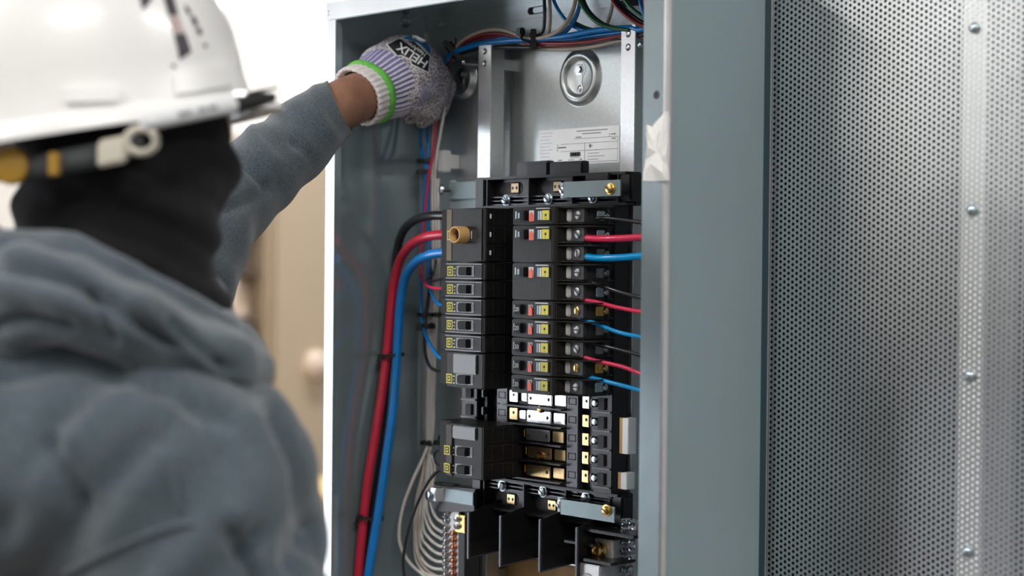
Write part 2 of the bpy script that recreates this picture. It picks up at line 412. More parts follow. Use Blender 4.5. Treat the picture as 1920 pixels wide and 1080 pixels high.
# top flange with two rivets, top wall and its inner lips
tf = MB().box((-.0006, -.0012, 0), (W, .0006, .0195)); tf.build('flange_face', 'flange', box, bevel=.0004)
MB().box((.0012, .0006, -.0012), (W - .003, .003, .0008)).build('flange_return', 'box_inner', box)
for zz in (.0095, .0058):
    MB().lathe((.0042, -.0012, zz), (0, -1, 0), [(0, .0008), (.0009, .0006), (.0013, 0)], 10).build('rivet', 'zinc_blue', box, smooth=True)
MB().box((0, 0, .017), (W, D, .0195)).build('top_wall', 'box_inner', box)
MB().box((g, .004, 0), (g + .0013, D - .002, .017)).build('corner_lip', 'box_inner', box)
MB().box((g, D - .0035, 0), (W - g, D - .002, .017)).build('corner_lip', 'galv', box)
MB().box((0, 0, ZB), (W, D, ZB + .002)).build('bottom_wall', 'box_inner', box)
bp = MB().box((0, D - .002, ZB), (W, D, .017)); bp.build('back_panel', 'galv', box)
# embossed knock-outs on the lips
q = P(760, 42, X=g + .0014)
MB().lathe(q, (1, 0, 0), [(0, .0004), (.0052, .0004), (.0062, .0012), (.0074, 0)], 20).build('knockout', 'box_inner', box, smooth=True)
def slot(u0, u1, v, Y, h, m, name='slot'):
    a = P(u0, v, Y=Y); b2 = P(u1, v, Y=Y); pts = []
    hw = (b2.x - a.x) / 2
    for k in range(16):
        an = 2 * math.pi * k / 16; cx = (hw - h) * (1 if math.cos(an) > 0 else -1)
        pts.append(((a.x + b2.x) / 2 + cx + h * math.cos(an), (a.z + b2.z) / 2 + h * math.sin(an)))
    MB().prism(pts, 'y', Y - .0007, Y + .0001).build(name, m, box)
slot(821, 838, 43, D - .0036, .0035, 'zinc')
slot(838, 848, 42, D - .0036, .003, 'galv')
slot(990, 1024, 19, D - .0036, .0042, 'void_dark')
slot(1000, 1023, 18.5, D - .0044, .0032, 'steel')
slot(1160, 1205, 5, D - .0036, .004, 'void_dark')
# dished mounting holes (key-hole) pressed into the back
def keyhole(u, v, R, mm):
    c = P(u, v, Y=D - .002)
    MB().lathe(c, (0, -1, 0), [(0, .0014), (R * .56, .0014), (R * .62, .002), (R * .68, .0042), (R * .78, .0056), (R * .9, .004), (R, .0003), (R * 1.05, 0)], 40).build('embossed_ring', mm, box, smooth=True)
    s = R / .0305; pts = []
    for k in range(13):
        a = math.radians(-60 + 300 * k / 12); pts.append((c.x + math.cos(a) * .0085 * s * 1, c.z + .008 * s + math.sin(a) * .0085 * s))
    pts2 = []
    for k in range(9):
        a = math.radians(120 + 300 * k / 8); pts2.append((c.x + math.cos(a) * .0058 * s, c.z - .0125 * s + math.sin(a) * .0058 * s))
    MB().prism(pts + pts2, 'y', c.y - .0019, c.y - .0012).build('keyhole_slot', 'steel', box)
    MB().lathe((c.x, c.y - .0016, c.z + .008 * s), (0, -1, 0), [(0, .0035), (.0042, .0035), (.0042, .0012), (.007, .001), (.0072, 0)], 6).build('hex_bolt', 'zinc', box, bevel=.0003)
    MB().lathe((c.x, c.y - .0016, c.z - .0125 * s), (0, -1, 0), [(0, .0012), (.003, .001), (.0045, 0)], 14).build('hole_plug', 'galv_rail', box, smooth=True)
keyhole(1089, 145, .0305, 'galv')
keyhole(868, 148, .0235, 'galv')
# seam in the back-left corner
MB().box((.0014, D - .006, ZB), (.004, D - .001, -.0005)).build('corner_seam', 'galv_rail', box)
# label on the back
lab = empty('rating_label', P(1085, 275, Y=D - .0024), 'white printed rating label stuck on the back of the panel box', 'label')
a = P(1011, 237, Y=D - .0024); bq = P(1161, 310, Y=D - .0024); zt = P(1085, 240, Y=D - .0024).z; zb = P(1085, 308, Y=D - .0024).z
MB().box((a.x, D - .0026, zb), (bq.x, D - .0018, zt)).build('sheet', 'paper', lab)
LW = bq.x - a.x; LH = zt - zb
def lbar(x0, x1, z0, z1, m='ink_grey', n='print_line'):
    MB().box((a.x + LW * x0, D - .0028, zt - LH * z0), (a.x + LW * x1, D - .00255, zt - LH * z1)).build(n, m, lab)
for z in (.29, .42, .62): lbar(.28 if z > .3 else .45, .98, z, z + .012)
lbar(.58, .585, .42, .95); lbar(.24, .245, .42, .62); lbar(.88, .885, .2, .3); lbar(.98, .983, .29, .95)
lbar(.62, .985, .94, .952)
for i in range(4): lbar(.62, .62 + random.uniform(.12, .25), .62 + i * .085, .635 + i * .085)
for i in range(9): lbar(.02 + .01 * (i % 2), .02 + random.uniform(.12, .2), .08 + i * .095, .093 + i * .095, 'print_blue')
lbar(.4, .53, .66, .78, 'ink', 'logo_block')
for xx in (.43, .46, .49): lbar(xx, xx + .018, .69, .75, 'paper')
lbar(.48, .86, .075, .1, 'ink_grey'); lbar(.55, .78, .155, .18, 'ink_grey'); lbar(.47, .54, .24, .27, 'ink_grey'); lbar(.25, .35, .5, .53, 'ink'); lbar(.9, .96, .21, .24); lbar(.91, .96, .33, .36)
lbar(.64, .66, .46, .56, 'ink_grey'); lbar(.63, .68, .5, .52, 'ink_grey')
lbar(.25, .3, .85, .88); lbar(.38, .45, .86, .88); lbar(.52, .55, .85, .88); lbar(.4, .52, .8, .815)
# torn white tape on the right flange
tape = empty('torn_tape', P(1230, 300, Y=-.002), 'crumpled torn white tape stuck over the front edge of the right flange', 'tape')
outline = [(1212, 234), (1222, 238), (1230, 228), (1240, 218), (1247, 208), (1252, 226), (1252, 262), (1249, 290), (1252, 312), (1250, 338), (1230, 340), (1205, 339), (1206, 322), (1210, 300), (1213, 272), (1211, 252)]
bm = MB(); pts = [P(u, v, Y=-.0015 - .0035 * random.random()) for u, v in outline]; cen = P(1231, 285, Y=-.006)
fv = [bm.bm.verts.new(p) for p in pts]; mid = [bm.bm.verts.new(cen.lerp(p, random.uniform(.35, .8)) + V((0, -.004 * random.random(), 0))) for p in pts]; cv = bm.bm.verts.new(cen)
bk = [bm.bm.verts.new(V((p.x, .0, p.z))) for p in pts]
n = len(pts)
for i in range(n):
    j = (i + 1) % n
    bm.bm.faces.new((fv[i], fv[j], mid[j], mid[i])); bm.bm.faces.new((mid[i], mid[j], cv)); bm.bm.faces.new((fv[j], fv[i], bk[i], bk[j]))
bm.bm.faces.new(bk)
bm.build('tape_strip', 'tape_white', tape)
MB().lathe(P(1231, 178, Y=-.0005), (0, -1, 0), [(0, .0004), (.0036, .0004), (.004, 0)], 14).build('screw_hole', 'ink', box)

# ------------------------------------------------------------------ galvanised interior channels and studs
def channel(x0, x1, y0, label):
    t = empty('mounting_channel', ((x0 + x1) / 2, y0, -.66), label, 'channel')
    MB().box((x0, y0, -.66), (x1, y0 + .0016, -.0285)).build('face', 'galv_rail', t, bevel=.0005)
    MB().box((x0, y0 + .001, -.66), (x0 + .0016, y0 + .02, -.029)).build('side', 'galv', t)
    MB().box((x1 - .0016, y0 + .001, -.66), (x1, y0 + .02, -.029)).build('side', 'galv', t)
    for zz in (-.05, -.62): MB().box((x0 + .004, y0 + .0016, zz - .006), (x1 - .004, D - .0015, zz + .006)).build('standoff', 'galv', t)
    for v in (-.037, -.0505):
        MB().lathe(((x0 + x1) / 2, y0, v), (0, -1, 0), [(0, .0003), (.0022, .0003), (.003, .0008), (.0038, 0)], 12).build('hole', 'steel', t, smooth=True)
yc = .108
xa = P(896, 200, Y=yc).x; xb = P(920, 200, Y=yc).x
channel(xa, xb, yc, 'galvanised channel beside the bolt behind the gloved fist')
xc = P(1163, 200, Y=yc).x; xd = P(1190, 200, Y=yc).x
channel(xc, xd, yc, 'galvanised channel right of the round dished keyhole')
def stud(u, v, Y, L, label):
    c = P(u, v, Y=Y); t = empty('threaded_stud', c, label, 'bolt')
    MB().cyl(c, c + V((0, L, 0)), .0028, 12).build('shank', 'zinc', t, smooth=True)
    MB().lathe(c, (0, -1, 0), [(0, .0012), (.002, .001), (.0029, 0)], 12).build('tip', 'zinc_blue', t, smooth=True)
stud(868, 116, .1, .045, 'short zinc stud standing out beside the channel by the gloved hand')
stud(1199, 84, .085, .06, 'short zinc stud standing out of the box next to the right flange')

# ------------------------------------------------------------------ breaker interior (bus assembly)
PITCH = .01905
def zr(i): return -.2232 - PITCH * i
YF = .030; YB = .088
XL, XR = .233, .273                        # inner ends of the left and right breaker columns
bus = empty('bus_assembly', (.254, .1, -.52), 'black plastic bus interior with slotted rails and shiny metal bus fingers', 'bus bars')
MB().box((.165, .096, -.512), (.343, .106, -.21)).build('base_plate', 'interior_plastic', bus, bevel=.001)
for xs in ((.1925, .2095), (.2985, .3155)):
    rail = MB().box((xs[0], .0865, -.5085), (xs[1], .096, -.2125)).build('slotted_rail', 'rail_plastic', bus, bevel=.0008)
    for i in range(15):
        z = zr(i)
        m = (xs[0] + xs[1]) / 2
        o = MB(); o.box((m - .0055, .0862, z + .0028), (m + .0055, .0866, z + .0036)).box((m - .0055, .0862, z - .0036), (m + .0055, .0866, z - .0028)).box((m - .0055, .0862, z - .0036), (m - .0046, .0866, z + .0036)).box((m + .0046, .0862, z - .0036), (m + .0055, .0866, z + .0036))
        tag(o.build('slot_outline', 'ink', rail), kind='stuff')
        MB().box((xs[0], .0862, z - PITCH / 2 - .0006), (xs[0] + .005, .0867, z - PITCH / 2 + .0006)).build('notch', 'ink', rail)
# bus fingers between the rails: one cross piece for each row, alternating bright tin and gold
for i in range(15):
    z = zr(i); gold = i in (12, 13, 14)
    mm = 'tin' if not gold else 'bus_gold'
    y0 = (.089, .092, .0905)[i % 3]
    f = MB().box((.238, y0 - .003, z - .0072), (.274, y0 - .001, z + .0052)).build('bus_finger', mm if i != 12 else 'steel', bus, bevel=.0008)
    for dx in (.2425, .2695):
        MB().lathe((dx, y0 - .003, z - .001), (0, -1, 0), [(0, .0002), (.0017, .0002), (.002, 0)], 12).build('hole', 'ink', f)
    MB().box((.222, y0 - .0005, z - .005), (.234, y0 + .001, z + .004)).build('bus_tab', 'tin' if not gold else 'brass', bus, bevel=.0006)
    MB().box((.276, y0 - .0005, z - .0065), (.2925, y0 + .001, z + .0045)).build('bus_tab', 'tin' if not gold else 'bus_gold', bus, bevel=.0006)
    MB().box((.2095, .078, z - PITCH / 2 - .0007), (.2985, .097, z - PITCH / 2 + .0009)).build('divider', 'interior_plastic', bus, bevel=.0003)
    for xx in (.214, .3195):
        if i >= 9:
            mt = 'tin' if i in (9, 10) and xx < .3 else ('tin' if i == 10 else 'bus_gold')
            tb = MB().box((xx - (.003 if xx < .3 else 0), .088, z - .0062), (xx + .0095, .0893, z + .006)).build('bus_tab', mt, bus, bevel=.0005)
            MB().lathe((xx + (.0035 if xx < .3 else .006), .088, z + .0012), (0, -1, 0), [(0, .0002), (.0016, .0002), (.0018, 0)], 10).build('hole', 'ink', tb)
for z in (-.36, -.425, -.475):
    MB().lathe((.246 + .02 * random.random(), .088, z), (0, -1, 0), [(0, .004), (.003, .0035), (.0042, .001), (.0042, 0)], 12).build('screw', 'brass', bus, smooth=True)
# black outer combs with small posts, and white-edged insulator pads on the right side
for sx, x0 in ((1, .3325), (-1, .1755)):
    c = MB().box((x0 - (0 if sx > 0 else .0) , .0885, -.5085), (x0 + sx * .006, .097, -.2125)).build('comb', 'interior_plastic', bus, bevel=.0006)
    for i in range(15):
        z = zr(i)
        MB().box((x0 + sx * .0015, .084, z - .0042), (x0 + sx * .0048, .09, z + .0042)).build('comb_tooth', 'rail_plastic', c, bevel=.0007)
    p2 = MB().box((x0 + sx * .009, .082, -.5085), (x0 + sx * .035, .104, -.2125)).build('outer_block', 'interior_plastic', bus, bevel=.001)
    for i in range(15):
        z = zr(i)
        MB().box((x0 + sx * .010, .0795, z - .0085), (x0 + sx * .034, .083, z - .0068)).build('rib', 'rail_plastic', p2, bevel=.0003)
        MB().box((x0 + sx * .017, .0795, z - .0055), (x0 + sx * .0255, .083, z + .0065)).build('pocket', 'ink', p2)
        if sx > 0:
            MB().lathe((x0 + .0132, .082, z + .001), (0, -1, 0), [(0, .0045), (.003, .004), (.0042, .002), (.0042, 0)], 12).build('screw', 'brass' if i in (5, 8) else 'zinc_blue', p2, smooth=True)
for v0, v1, u in ((783, 850, 1162), (885, 916, 1159)):
    pa = P(u, v0, Y=.07); pb = P(u, v1, Y=.07)
    f = MB().box((pa.x, .07, pb.z), (pa.x + .0042, .0712, pa.z)).build('insulator_pad', 'tan_pad', bus)
    MB().box((pa.x + .0042, .0690, pb.z), (pa.x + .0125, .0812, pa.z)).build('insulator_pad', 'white_plastic', bus, bevel=.0006)

# ------------------------------------------------------------------ main lug blocks (top and bottom)
def hexscrew(mb_name, c, axis, r, m, parent, slot_ang=.6):
    o = MB().lathe(c, axis, [(0, .0042), (r * .55, .0042), (r * .72, .0038), (r * .74, .0012), (r, .001), (r, -.0005)], 18).build(mb_name, m, parent, smooth=True)
    ax = V(axis); up = V((0, 0, 1)); sx = ax.cross(up).normalized()
    d = sx * math.cos(slot_ang) + up * math.sin(slot_ang)
    MB().obox(V(c) + ax * .0041, d, ax, d.cross(ax), (r * .62, .0004, r * .11)).build('slot', 'ink', o)
    return o
def lug_block(x0, x1, z0, z1, y0, upper):
    nm = 'black plastic main lug block above the breaker columns with steel strap' if upper else 'black plastic main lug block below the empty bus slots with steel strap'
    t = empty('lug_block', ((x0 + x1) / 2, y0, z0), nm, 'terminal block')
    MB().box((x0, y0 + .012, z0), (x1, y0 + .022, z1)).build('back_plate', 'interior_plastic', t, bevel=.001)
    MB().box((x0, y0 - .002, z1 - .0028), (x1, y0 + .012, z1)).build('top_ledge', 'interior_plastic', t, bevel=.0008)
    MB().box((x0, y0 - .002, z0), (x1, y0 + .012, z0 + .0028)).build('bottom_ledge', 'interior_plastic', t, bevel=.0008)
    n = 3; wv = (x1 - x0 - .03) / n
    sz = z0 + .0085 if upper else z1 - .0085          # screw height
    lz = z1 - .012 if upper else z0 + .0125           # lug opening height
    for i in range(n + 1):
        xx = x0 + .018 + wv * i
        MB().box((xx - .001, y0 - .001, z0 + .002), (xx + .001, y0 + .012, z1 - .002)).build('barrier', 'interior_plastic', t, bevel=.0004)
    MB().box((x0, y0 - .002, z0 + .001), (x0 + .014, y0 + .013, z1 - .001)).build('end_post', 'interior_plastic', t, bevel=.001)
    MB().box((x1 - .016, y0 + .001, z0 + .004), (x1 + .004, y0 + .018, z1 - .001)).build('end_post', 'interior_plastic', t, bevel=.002)
    for k in range(3):
        zz = (z0 + .004 + .004 * k) if upper else (z1 - .004 - .004 * k)
        MB().box((x0 + .015, y0 + .004, zz - .0006), (x1 - .012, y0 + .012, zz + .0006)).build('ledge', 'rail_plastic', t, bevel=.0003)
    for i in range(n):
        cx = x0 + .018 + wv * (i + .42)
        hexscrew('lug_screw', (cx, y0 + .003, sz), (0, -1, 0), .0062, 'zinc_blue', t, (.5, .7, .9)[i] if upper else (1.9, .7, .1)[i])
        MB().cyl((cx, y0 + .003, sz), (cx, y0 + .013, sz), .0035, 10).build('screw_shank', 'zinc', t, smooth=True)
        if i < 3:
            # oblong opening with a two-holed lug inside
            pts = []
            for k in range(20):
                an = 2 * math.pi * k / 20; sxn = (1 if math.cos(an) > 0 else -1) * wv * .17
                pts.append((cx - .002 + sxn + .0068 * math.cos(an), lz + .0068 * math.sin(an)))
            MB().prism(pts, 'y', y0 + .0115, y0 + .0122).build('opening', 'ink', t)
            lug = MB().box((cx - .001, y0 + .0098, lz - .0058), (cx + .012, y0 + .0116, lz + .0058)).build('lug', 'bus_gold' if not upper else 'copper', t, bevel=.002)
            if upper: lug.data.materials[0] = MATS['tan_lug']
            for dx in (.0028, .0088):
                MB().lathe((cx - .001 + dx + .0005, y0 + .0098, lz), (0, -1, 0), [(0, .0002), (.0015, .0002), (.0018, 0)], 10).build('hole', 'ink', lug)
    return t, sz, lz
mat('tan_lug', (.42, .3, .2), .35, .7, 0, 1, .1, 100)
yl = .083
x0 = P(893, 360, Y=yl).x; x1 = P(1176, 360, Y=yl).x
zt = P(1040, 327, Y=yl).z; zb2 = P(1040, 388, Y=yl).z
TL, tsz, tlz = lug_block(x0, x1, zb2, zt, yl, True)
zt2 = P(1000, 905, Y=yl).z; zb3 = P(1000, 968, Y=yl).z
BL, bsz, blz = lug_block(P(887, 930, Y=yl).x, P(1160, 960, Y=yl).x, zb3, zt2, yl, False)
# two clip tops rising behind the upper block
for u0, u1 in ((968, 1028), (1030, 1093)):
    a = P(u0, 306, Y=.098); b_ = P(u1, 306, Y=.098); zt_ = P(u0, 304, Y=.098).z
    MB().box((a.x, .098, zt - .002), (b_.x, .108, zt_)).build('clip', 'interior_plastic', TL, bevel=.001)
    MB().box((a.x + .018, .0965, zt), (b_.x - .001, .099, zt_ - .002)).build('clip_face', 'black_plastic', TL, bevel=.0006)
# front ridge and corner hood of the upper block
MB().box((x1 - .055, yl - .004, zt - .010), (x1 - .022, yl + .004, zt - .0005)).build('hood', 'interior_plastic', TL, bevel=.001)
# steel Z-straps with brass screws
def strap(block, u0, u1, ub, vt, vb, Y, sv):
    a = P(u0, (vt + vb) / 2, Y=Y); b_ = P(u1, (vt + vb) / 2, Y=Y)
    za = P((u0 + u1) / 2, vt, Y=Y).z; zb_ = P((u0 + u1) / 2, vb, Y=Y).z
    s = MB(); y1 = Y
    prof = [(a.x + .004, y1), (b_.x, y1), (b_.x, y1 + .0018), (a.x + .005, y1 + .0018), (a.x + .0015, y1 + .004), (a.x + .001, y1 + .012), (a.x - .012, y1 + .013), (a.x - .012, y1 + .0112), (a.x - .001, y1 + .0102), (a.x, y1 + .003)]
    s.prism(prof, 'z', zb_, za); o = s.build('steel_strap', 'strap_grey', block, bevel=.0003)
    c = P(sv[0], sv[1], Y=Y)
    hexscrew('strap_screw', c, (0, -1, 0), .006, 'brass', o, .5)
    c2 = V((a.x - .007, y1 + .0112, (za + zb_) / 2))
    hexscrew('strap_screw', c2, (0, -1, 0), .005, 'zinc', o, .9)
strap(TL, 1052, 1163, 0, 339, 369, .066, (1145, 354))
strap(BL, 1046, 1152, 0, 943, 972, .066, (1138, 957))
# left bracket of the upper block, with round-headed screw
ya = .100
a = P(842, 342, Y=ya); b_ = P(893, 372, Y=ya)
MB().box((a.x, ya, b_.z), (x0 + .004, ya + .002, a.z)).build('side_bracket', 'strap_grey', TL, bevel=.0004)
MB().box((a.x - .004, ya + .004, b_.z - .012), (x0 + .004, ya + .006, b_.z)).build('side_bracket', 'strap_grey', TL, bevel=.0004)
c = P(828, 356, Y=.092)
MB().cyl(c, c + V((0.004, .009, 0)), .003, 10).build('screw_shank', 'zinc', TL, smooth=True)
MB().lathe(c, (-.3, -1, 0), [(0, .003), (.003, .0026), (.0058, .001), (.0062, 0)], 16).build('round_screw', 'zinc', TL, smooth=True)
MB().box((a.x - .008, ya + .0085, b_.z - .003), (a.x + .002, ya + .0095, a.z + .003)).build('side_bracket', 'galv', TL)
for v in (345, 376):
    MB().box((x0 - .003, yl + .004, P(885, v, Y=yl).z - .0015), (x0 + .001, yl + .012, P(885, v, Y=yl).z + .0015)).build('lug_pin', 'rail_plastic', TL)
# black arm with steel clamp left of the lower block
arm = empty('clamp_block', P(845, 950, Y=.07), 'black plastic arm with a steel clamp screw beside the lower lug block', 'terminal')
a = P(806, 925, Y=.074); b_ = P(884, 925, Y=.074)
MB().prism([(a.x - .002, a.z + .001), (a.x + .004, a.z + .009), (b_.x + .006, a.z + .012), (b_.x + .006, a.z - .012), (a.x + .010, a.z - .020), (a.x + .004, a.z - .018), (a.x - .002, a.z - .006)], 'y', .074, .1).build('arm_body', 'interior_plastic', arm, bevel=.0015)
MB().box((a.x + .02, .0728, a.z - .006), (b_.x + .004, .076, a.z + .0085)).build('steel_plate', 'strap_grey', arm, bevel=.0006)
MB().prism([(a.x + .010, .066), (a.x + .019, .066), (a.x + .026, .0745), (a.x + .010, .0745)], 'z', a.z - .0065, a.z + .008).build('clamp', 'steel', arm, bevel=.0006)
hexscrew('clamp_screw', (a.x + .0075, .068, a.z - .001), (-.2, -1, 0), .0072, 'zinc', arm, 1.2)
MB().box((a.x - .012, .09, a.z + .008), (a.x + .022, .1, a.z + .0105)).build('arm_lip', 'interior_plastic', arm, bevel=.0006)

# ------------------------------------------------------------------ circuit breakers
def breaker_body(s, z0, z1, m, cover=False):
    X0 = XR if s > 0 else XL
    prof = [(0, YF + .0012), (.0015, YF), (.058, YF), (.0615, YF + .003), (.0635, YF + .0135), (.0905, YF + .019), (.092, YF + .022), (.092, YB - .004), (0, YB)]
    return MB().prism([(X0 + s * x, y) for x, y in prof], 'z', z0, z1)
def breaker(s, rows, label, kind, group, handle='mid', brass=False):
    """s: +1 right column, -1 left column; rows: the rows it fills; kind: 'single','cover','main'"""
    X0 = XR if s > 0 else XL
    zt_ = zr(rows[0]) + PITCH / 2 - .0004; zb_ = zr(rows[-1]) - PITCH / 2 + .0004
    t = empty('circuit_breaker', (X0 + s * .046, YB, zb_), label, 'circuit breaker', group)
    fx = lambda x: X0 + s * x
    breaker_body(s, zb_, zt_, None).build('body', 'breaker_black' if s < 0 else 'breaker_grey', t, bevel=.0011)
    # inner end: shallow moulded grid
    for i in rows:
        z = zr(i)
        g_ = MB()
        for yy in (.042, .058, .072): g_.box((fx(-.0005), yy, z - .0078), (fx(.0005), yy + .0005, z + .0072))
        for zz in (-.0078, .0072): g_.box((fx(-.0005), .034, z + zz), (fx(.0005), .084, z + zz + .0005))
        tag(g_.build('moulded_lines', 'breaker_cover', t), kind='stuff')
    if kind == 'main':
        MB().box((fx(.0520), YF - .0006, zb_ + .001), (fx(.0605), YF + .001, zt_ - .001)).build('name_strip', 'olive_strip', t, bevel=.0004)
        MB().box((fx(.004), YF - .0012, zb_ + .001), (fx(.012), YF + .001, zt_ - .001)).build('edge_strip', 'breaker_black', t, bevel=.0006)
        for i in rows:
            MB().box((fx(-.0009), .036, zr(i) - .002), (fx(.0003), .038, zr(i) + .003)).build('glint_clip', 'print_white', t, bevel=.0003)
        z = zr(rows[1]); cx = fx(.0325)
        MB().lathe((cx, YF, z), (0, -1, 0), [(.0066, .001), (.0066, .0135), (.0074, .0147), (.0086, .0147), (.0092, .0137), (.0092, 0)], 28).build('tan_ring', 'tan_ring', t, smooth=True)
        MB().box((cx - .003, YF - .009, z - .004), (cx + .003, YF, z + .004)).build('handle', 'handle_black', t, bevel=.0006)
        MB().box((fx(.0205), YF - .0005, z - .004), (fx(.0215), YF, z + .004)).build('print_line', 'print_white', t)
        MB().box((fx(.012), YF - .0004, z - .007), (fx(.0245), YF + .0002, z + .006)).build('handle_pocket', 'ink', t)
        logo(t, s, fx, z, YF - .0007)
        return t
    rws = rows
    for i in rws:
        z = zr(i)
        lastrow = (kind == 'cover' and ((len(rows) == 2 and i == rows[-1]) or (len(rows) == 3 and i in rows[1:])))
        plain = (kind == 'cover' and not lastrow) or (kind == 'double' and i != rows[0])
        if s < 0:
            if plain: continue
            yf = YF
            # raised face window frame, sloping bright lens each side of the handle
            fr_ = MB(); yo = yf - .0012
            hz = .0070
            fr_.box((fx(.004), yo, z + hz), (fx(.061), yf + .001, z + hz + .0011)).box((fx(.004), yo, z - hz - .0011), (fx(.061), yf + .001, z - hz)).box((fx(.004), yo, z - hz), (fx(.005), yf + .001, z + hz))
            if kind != 'cover': fr_.build('face_frame', 'breaker_cover', t, bevel=.0004)
            MB().box((fx(.0165), yf - .0004, z - .0055), (fx(.044), yf + .0004, z + .0055)).build('face_lens', 'breaker_cover', t, bevel=.0003)
            MB().box((fx(.0225), yf - .0052, z - .0046), (fx(.0375), yf, z + .0046)).build('handle', 'handle_black', t, bevel=.0011)
            MB().box((fx(.0385), yf - .0006, z - .0028), (fx(.0392), yf - .0003, z + .0028)).build('print_line', 'print_white', t)
            MB().box((fx(.019), yf - .0006, z - .004), (fx(.0198), yf - .0003, z + .004)).build('print_line', 'print_white', t)
            for k in range(3):
                MB().box((fx(.0455 + .0014 * (k % 2)), yf - .0004, z - .0052 + k * .0036), (fx(.0482), yf - .0001, z - .004 + k * .0036)).build('print_line', 'print_white', t)
            logo(t, s, fx, z, yf - (.0024 if kind == 'cover' and len(rows) == 3 else .0003))
        else:
            # terminal pocket with screw, on every pole
            MB().box((fx(.0648), YF + .0125, z - .0062), (fx(.0712), YF + .0165, z + .0062)).build('terminal_plate', 'clear_plastic', t, bevel=.0012)
            MB().box((fx(.0722), YF + .0135, z - .0068), (fx(.0892), YF + .0185, z + .0068)).build('terminal_pocket', 'ink', t)
            hexscrew('terminal_screw', (fx(.0805), YF + .0165, z), (0, -1, 0), .0058, 'brass' if brass else 'screw_dull', t, .8 * (i % 3))
            MB().prism([(fx(.062), YF + .001), (fx(.066), YF + .006), (fx(.099), YF + .013), (fx(.104), YF + .02), (fx(.104), YF + .04), (fx(.062), YF + .03)], 'z', z + PITCH / 2 - .0022, z + PITCH / 2 - .0008).build('terminal_barrier', 'breaker_grey', t, bevel=.0003)
            MB().prism([(fx(.062), YF + .001), (fx(.066), YF + .006), (fx(.088), YF + .013), (fx(.091), YF + .02), (fx(.091), YF + .03), (fx(.062), YF + .03)], 'z', z - PITCH / 2 + .0008, z - PITCH / 2 + .0018).build('terminal_barrier', 'breaker_grey', t, bevel=.0003)
            cm = 'brass' if brass else ('zinc', 'zinc', 'screw_dull', 'screw_dull', 'zinc_blue', 'brass', 'screw_dull', 'screw_dull', 'brass', 'zinc_blue')[i]
            MB().box((fx(.0915), .058, z - .005), (fx(.0935), .070, z + .0045)).build('terminal_clamp', cm, t, bevel=.0008)
            MB().lathe((fx(.0935), .0715, z - .0003), (1, 0, 0), [(0, .002), (.0026, .002), (.0036, .001), (.0038, -.002)], 12).build('clamp_screw', cm, t, smooth=True)
            MB().box((fx(.0912), .0745, z - .0085), (fx(.0945), .0755, z + .0065)).build('end_rib', 'rail_plastic', t)
            if plain: continue
            yo = YF - .001
            MB().box((fx(.003), yo, z - .0062), (fx(.0565), YF + .001, z + .0062)).build('face_plate', 'breaker_grey', t, bevel=.0008)
            MB().box((fx(.036), yo - .0009, z + .0064), (fx(.0545), YF + .001, z + .0076)).build('face_ridge', 'clear_plastic', t, bevel=.0004)
            hx0 = .0155 if handle == 'mid' else .009
            MB().box((fx(hx0), yo - .0045, z - .0050), (fx(hx0 + (.0085 if handle == 'mid' else .0105)), yo + .0005, z + .0050)).build('handle', 'handle_black', t, bevel=.0012)
            if handle == 'mid':
                MB().box((fx(.0060), yo - .0003, z - .003), (fx(.0074), yo, z + .0045)).build('print_line', 'print_white', t)
                MB().box((fx(.0095), yo - .0003, z - .0025), (fx(.0135), yo, z + .003)).build('rating_print', 'print_blue', t)
            else:
                hz_ = yo - .0047
                text_mesh('20', .0062, (fx(.0142), hz_, z), (1, 0, 0), (0, 0, 1), 'rating_print', 'print_white', t)
                MB().box((fx(.0050), yo - .0003, z - .003), (fx(.0060), yo, z + .0045)).build('print_line', 'print_white', t)
            MB().box((fx(.0262), yo - .0004, z - .0055), (fx(.0330), yo, z + .0052)).build('indicator_window', 'print_white' if handle == 'mid' else 'breaker_cover', t)
            MB().prism([(fx(.0272), z - .0058), (fx(.0325), z - .0058), (fx(.0322), z + .0012), (fx(.0300), z + .0038), (fx(.0276), z + .0012)], 'y', yo - .0012, yo).build('indicator_flag', 'indicator_red', t)
            for k in range(2):
                MB().box((fx(.0385 + .0032 * k), yo - .0003, z - .0045), (fx(.0408 + .0032 * k), yo, z + .0045)).build('print_line', 'print_white' if k else 'print_blue', t)
            logo(t, s, fx, z, yo)
    if kind == 'cover':
        # smoky flat cover over the upper poles
        za = zt_ - .0015; zb__ = zr(rows[-1]) + .006 if len(rows) == 2 else zr(rows[0]) - .006
        MB().box((fx(.010), YF - .0022, zb__), (fx(.047), YF + .001, za)).build('smoky_cover', 'breaker_cover', t, bevel=.001)
        if len(rows) == 3:
            MB().prism([(fx(.047), YF - .0022), (fx(.0595), YF + .0005), (fx(.0595), YF + .002), (fx(.047), YF + .002)], 'z', zb_ + .001, za).build('smoky_cover', 'breaker_cover', t, bevel=.0006)
    return t
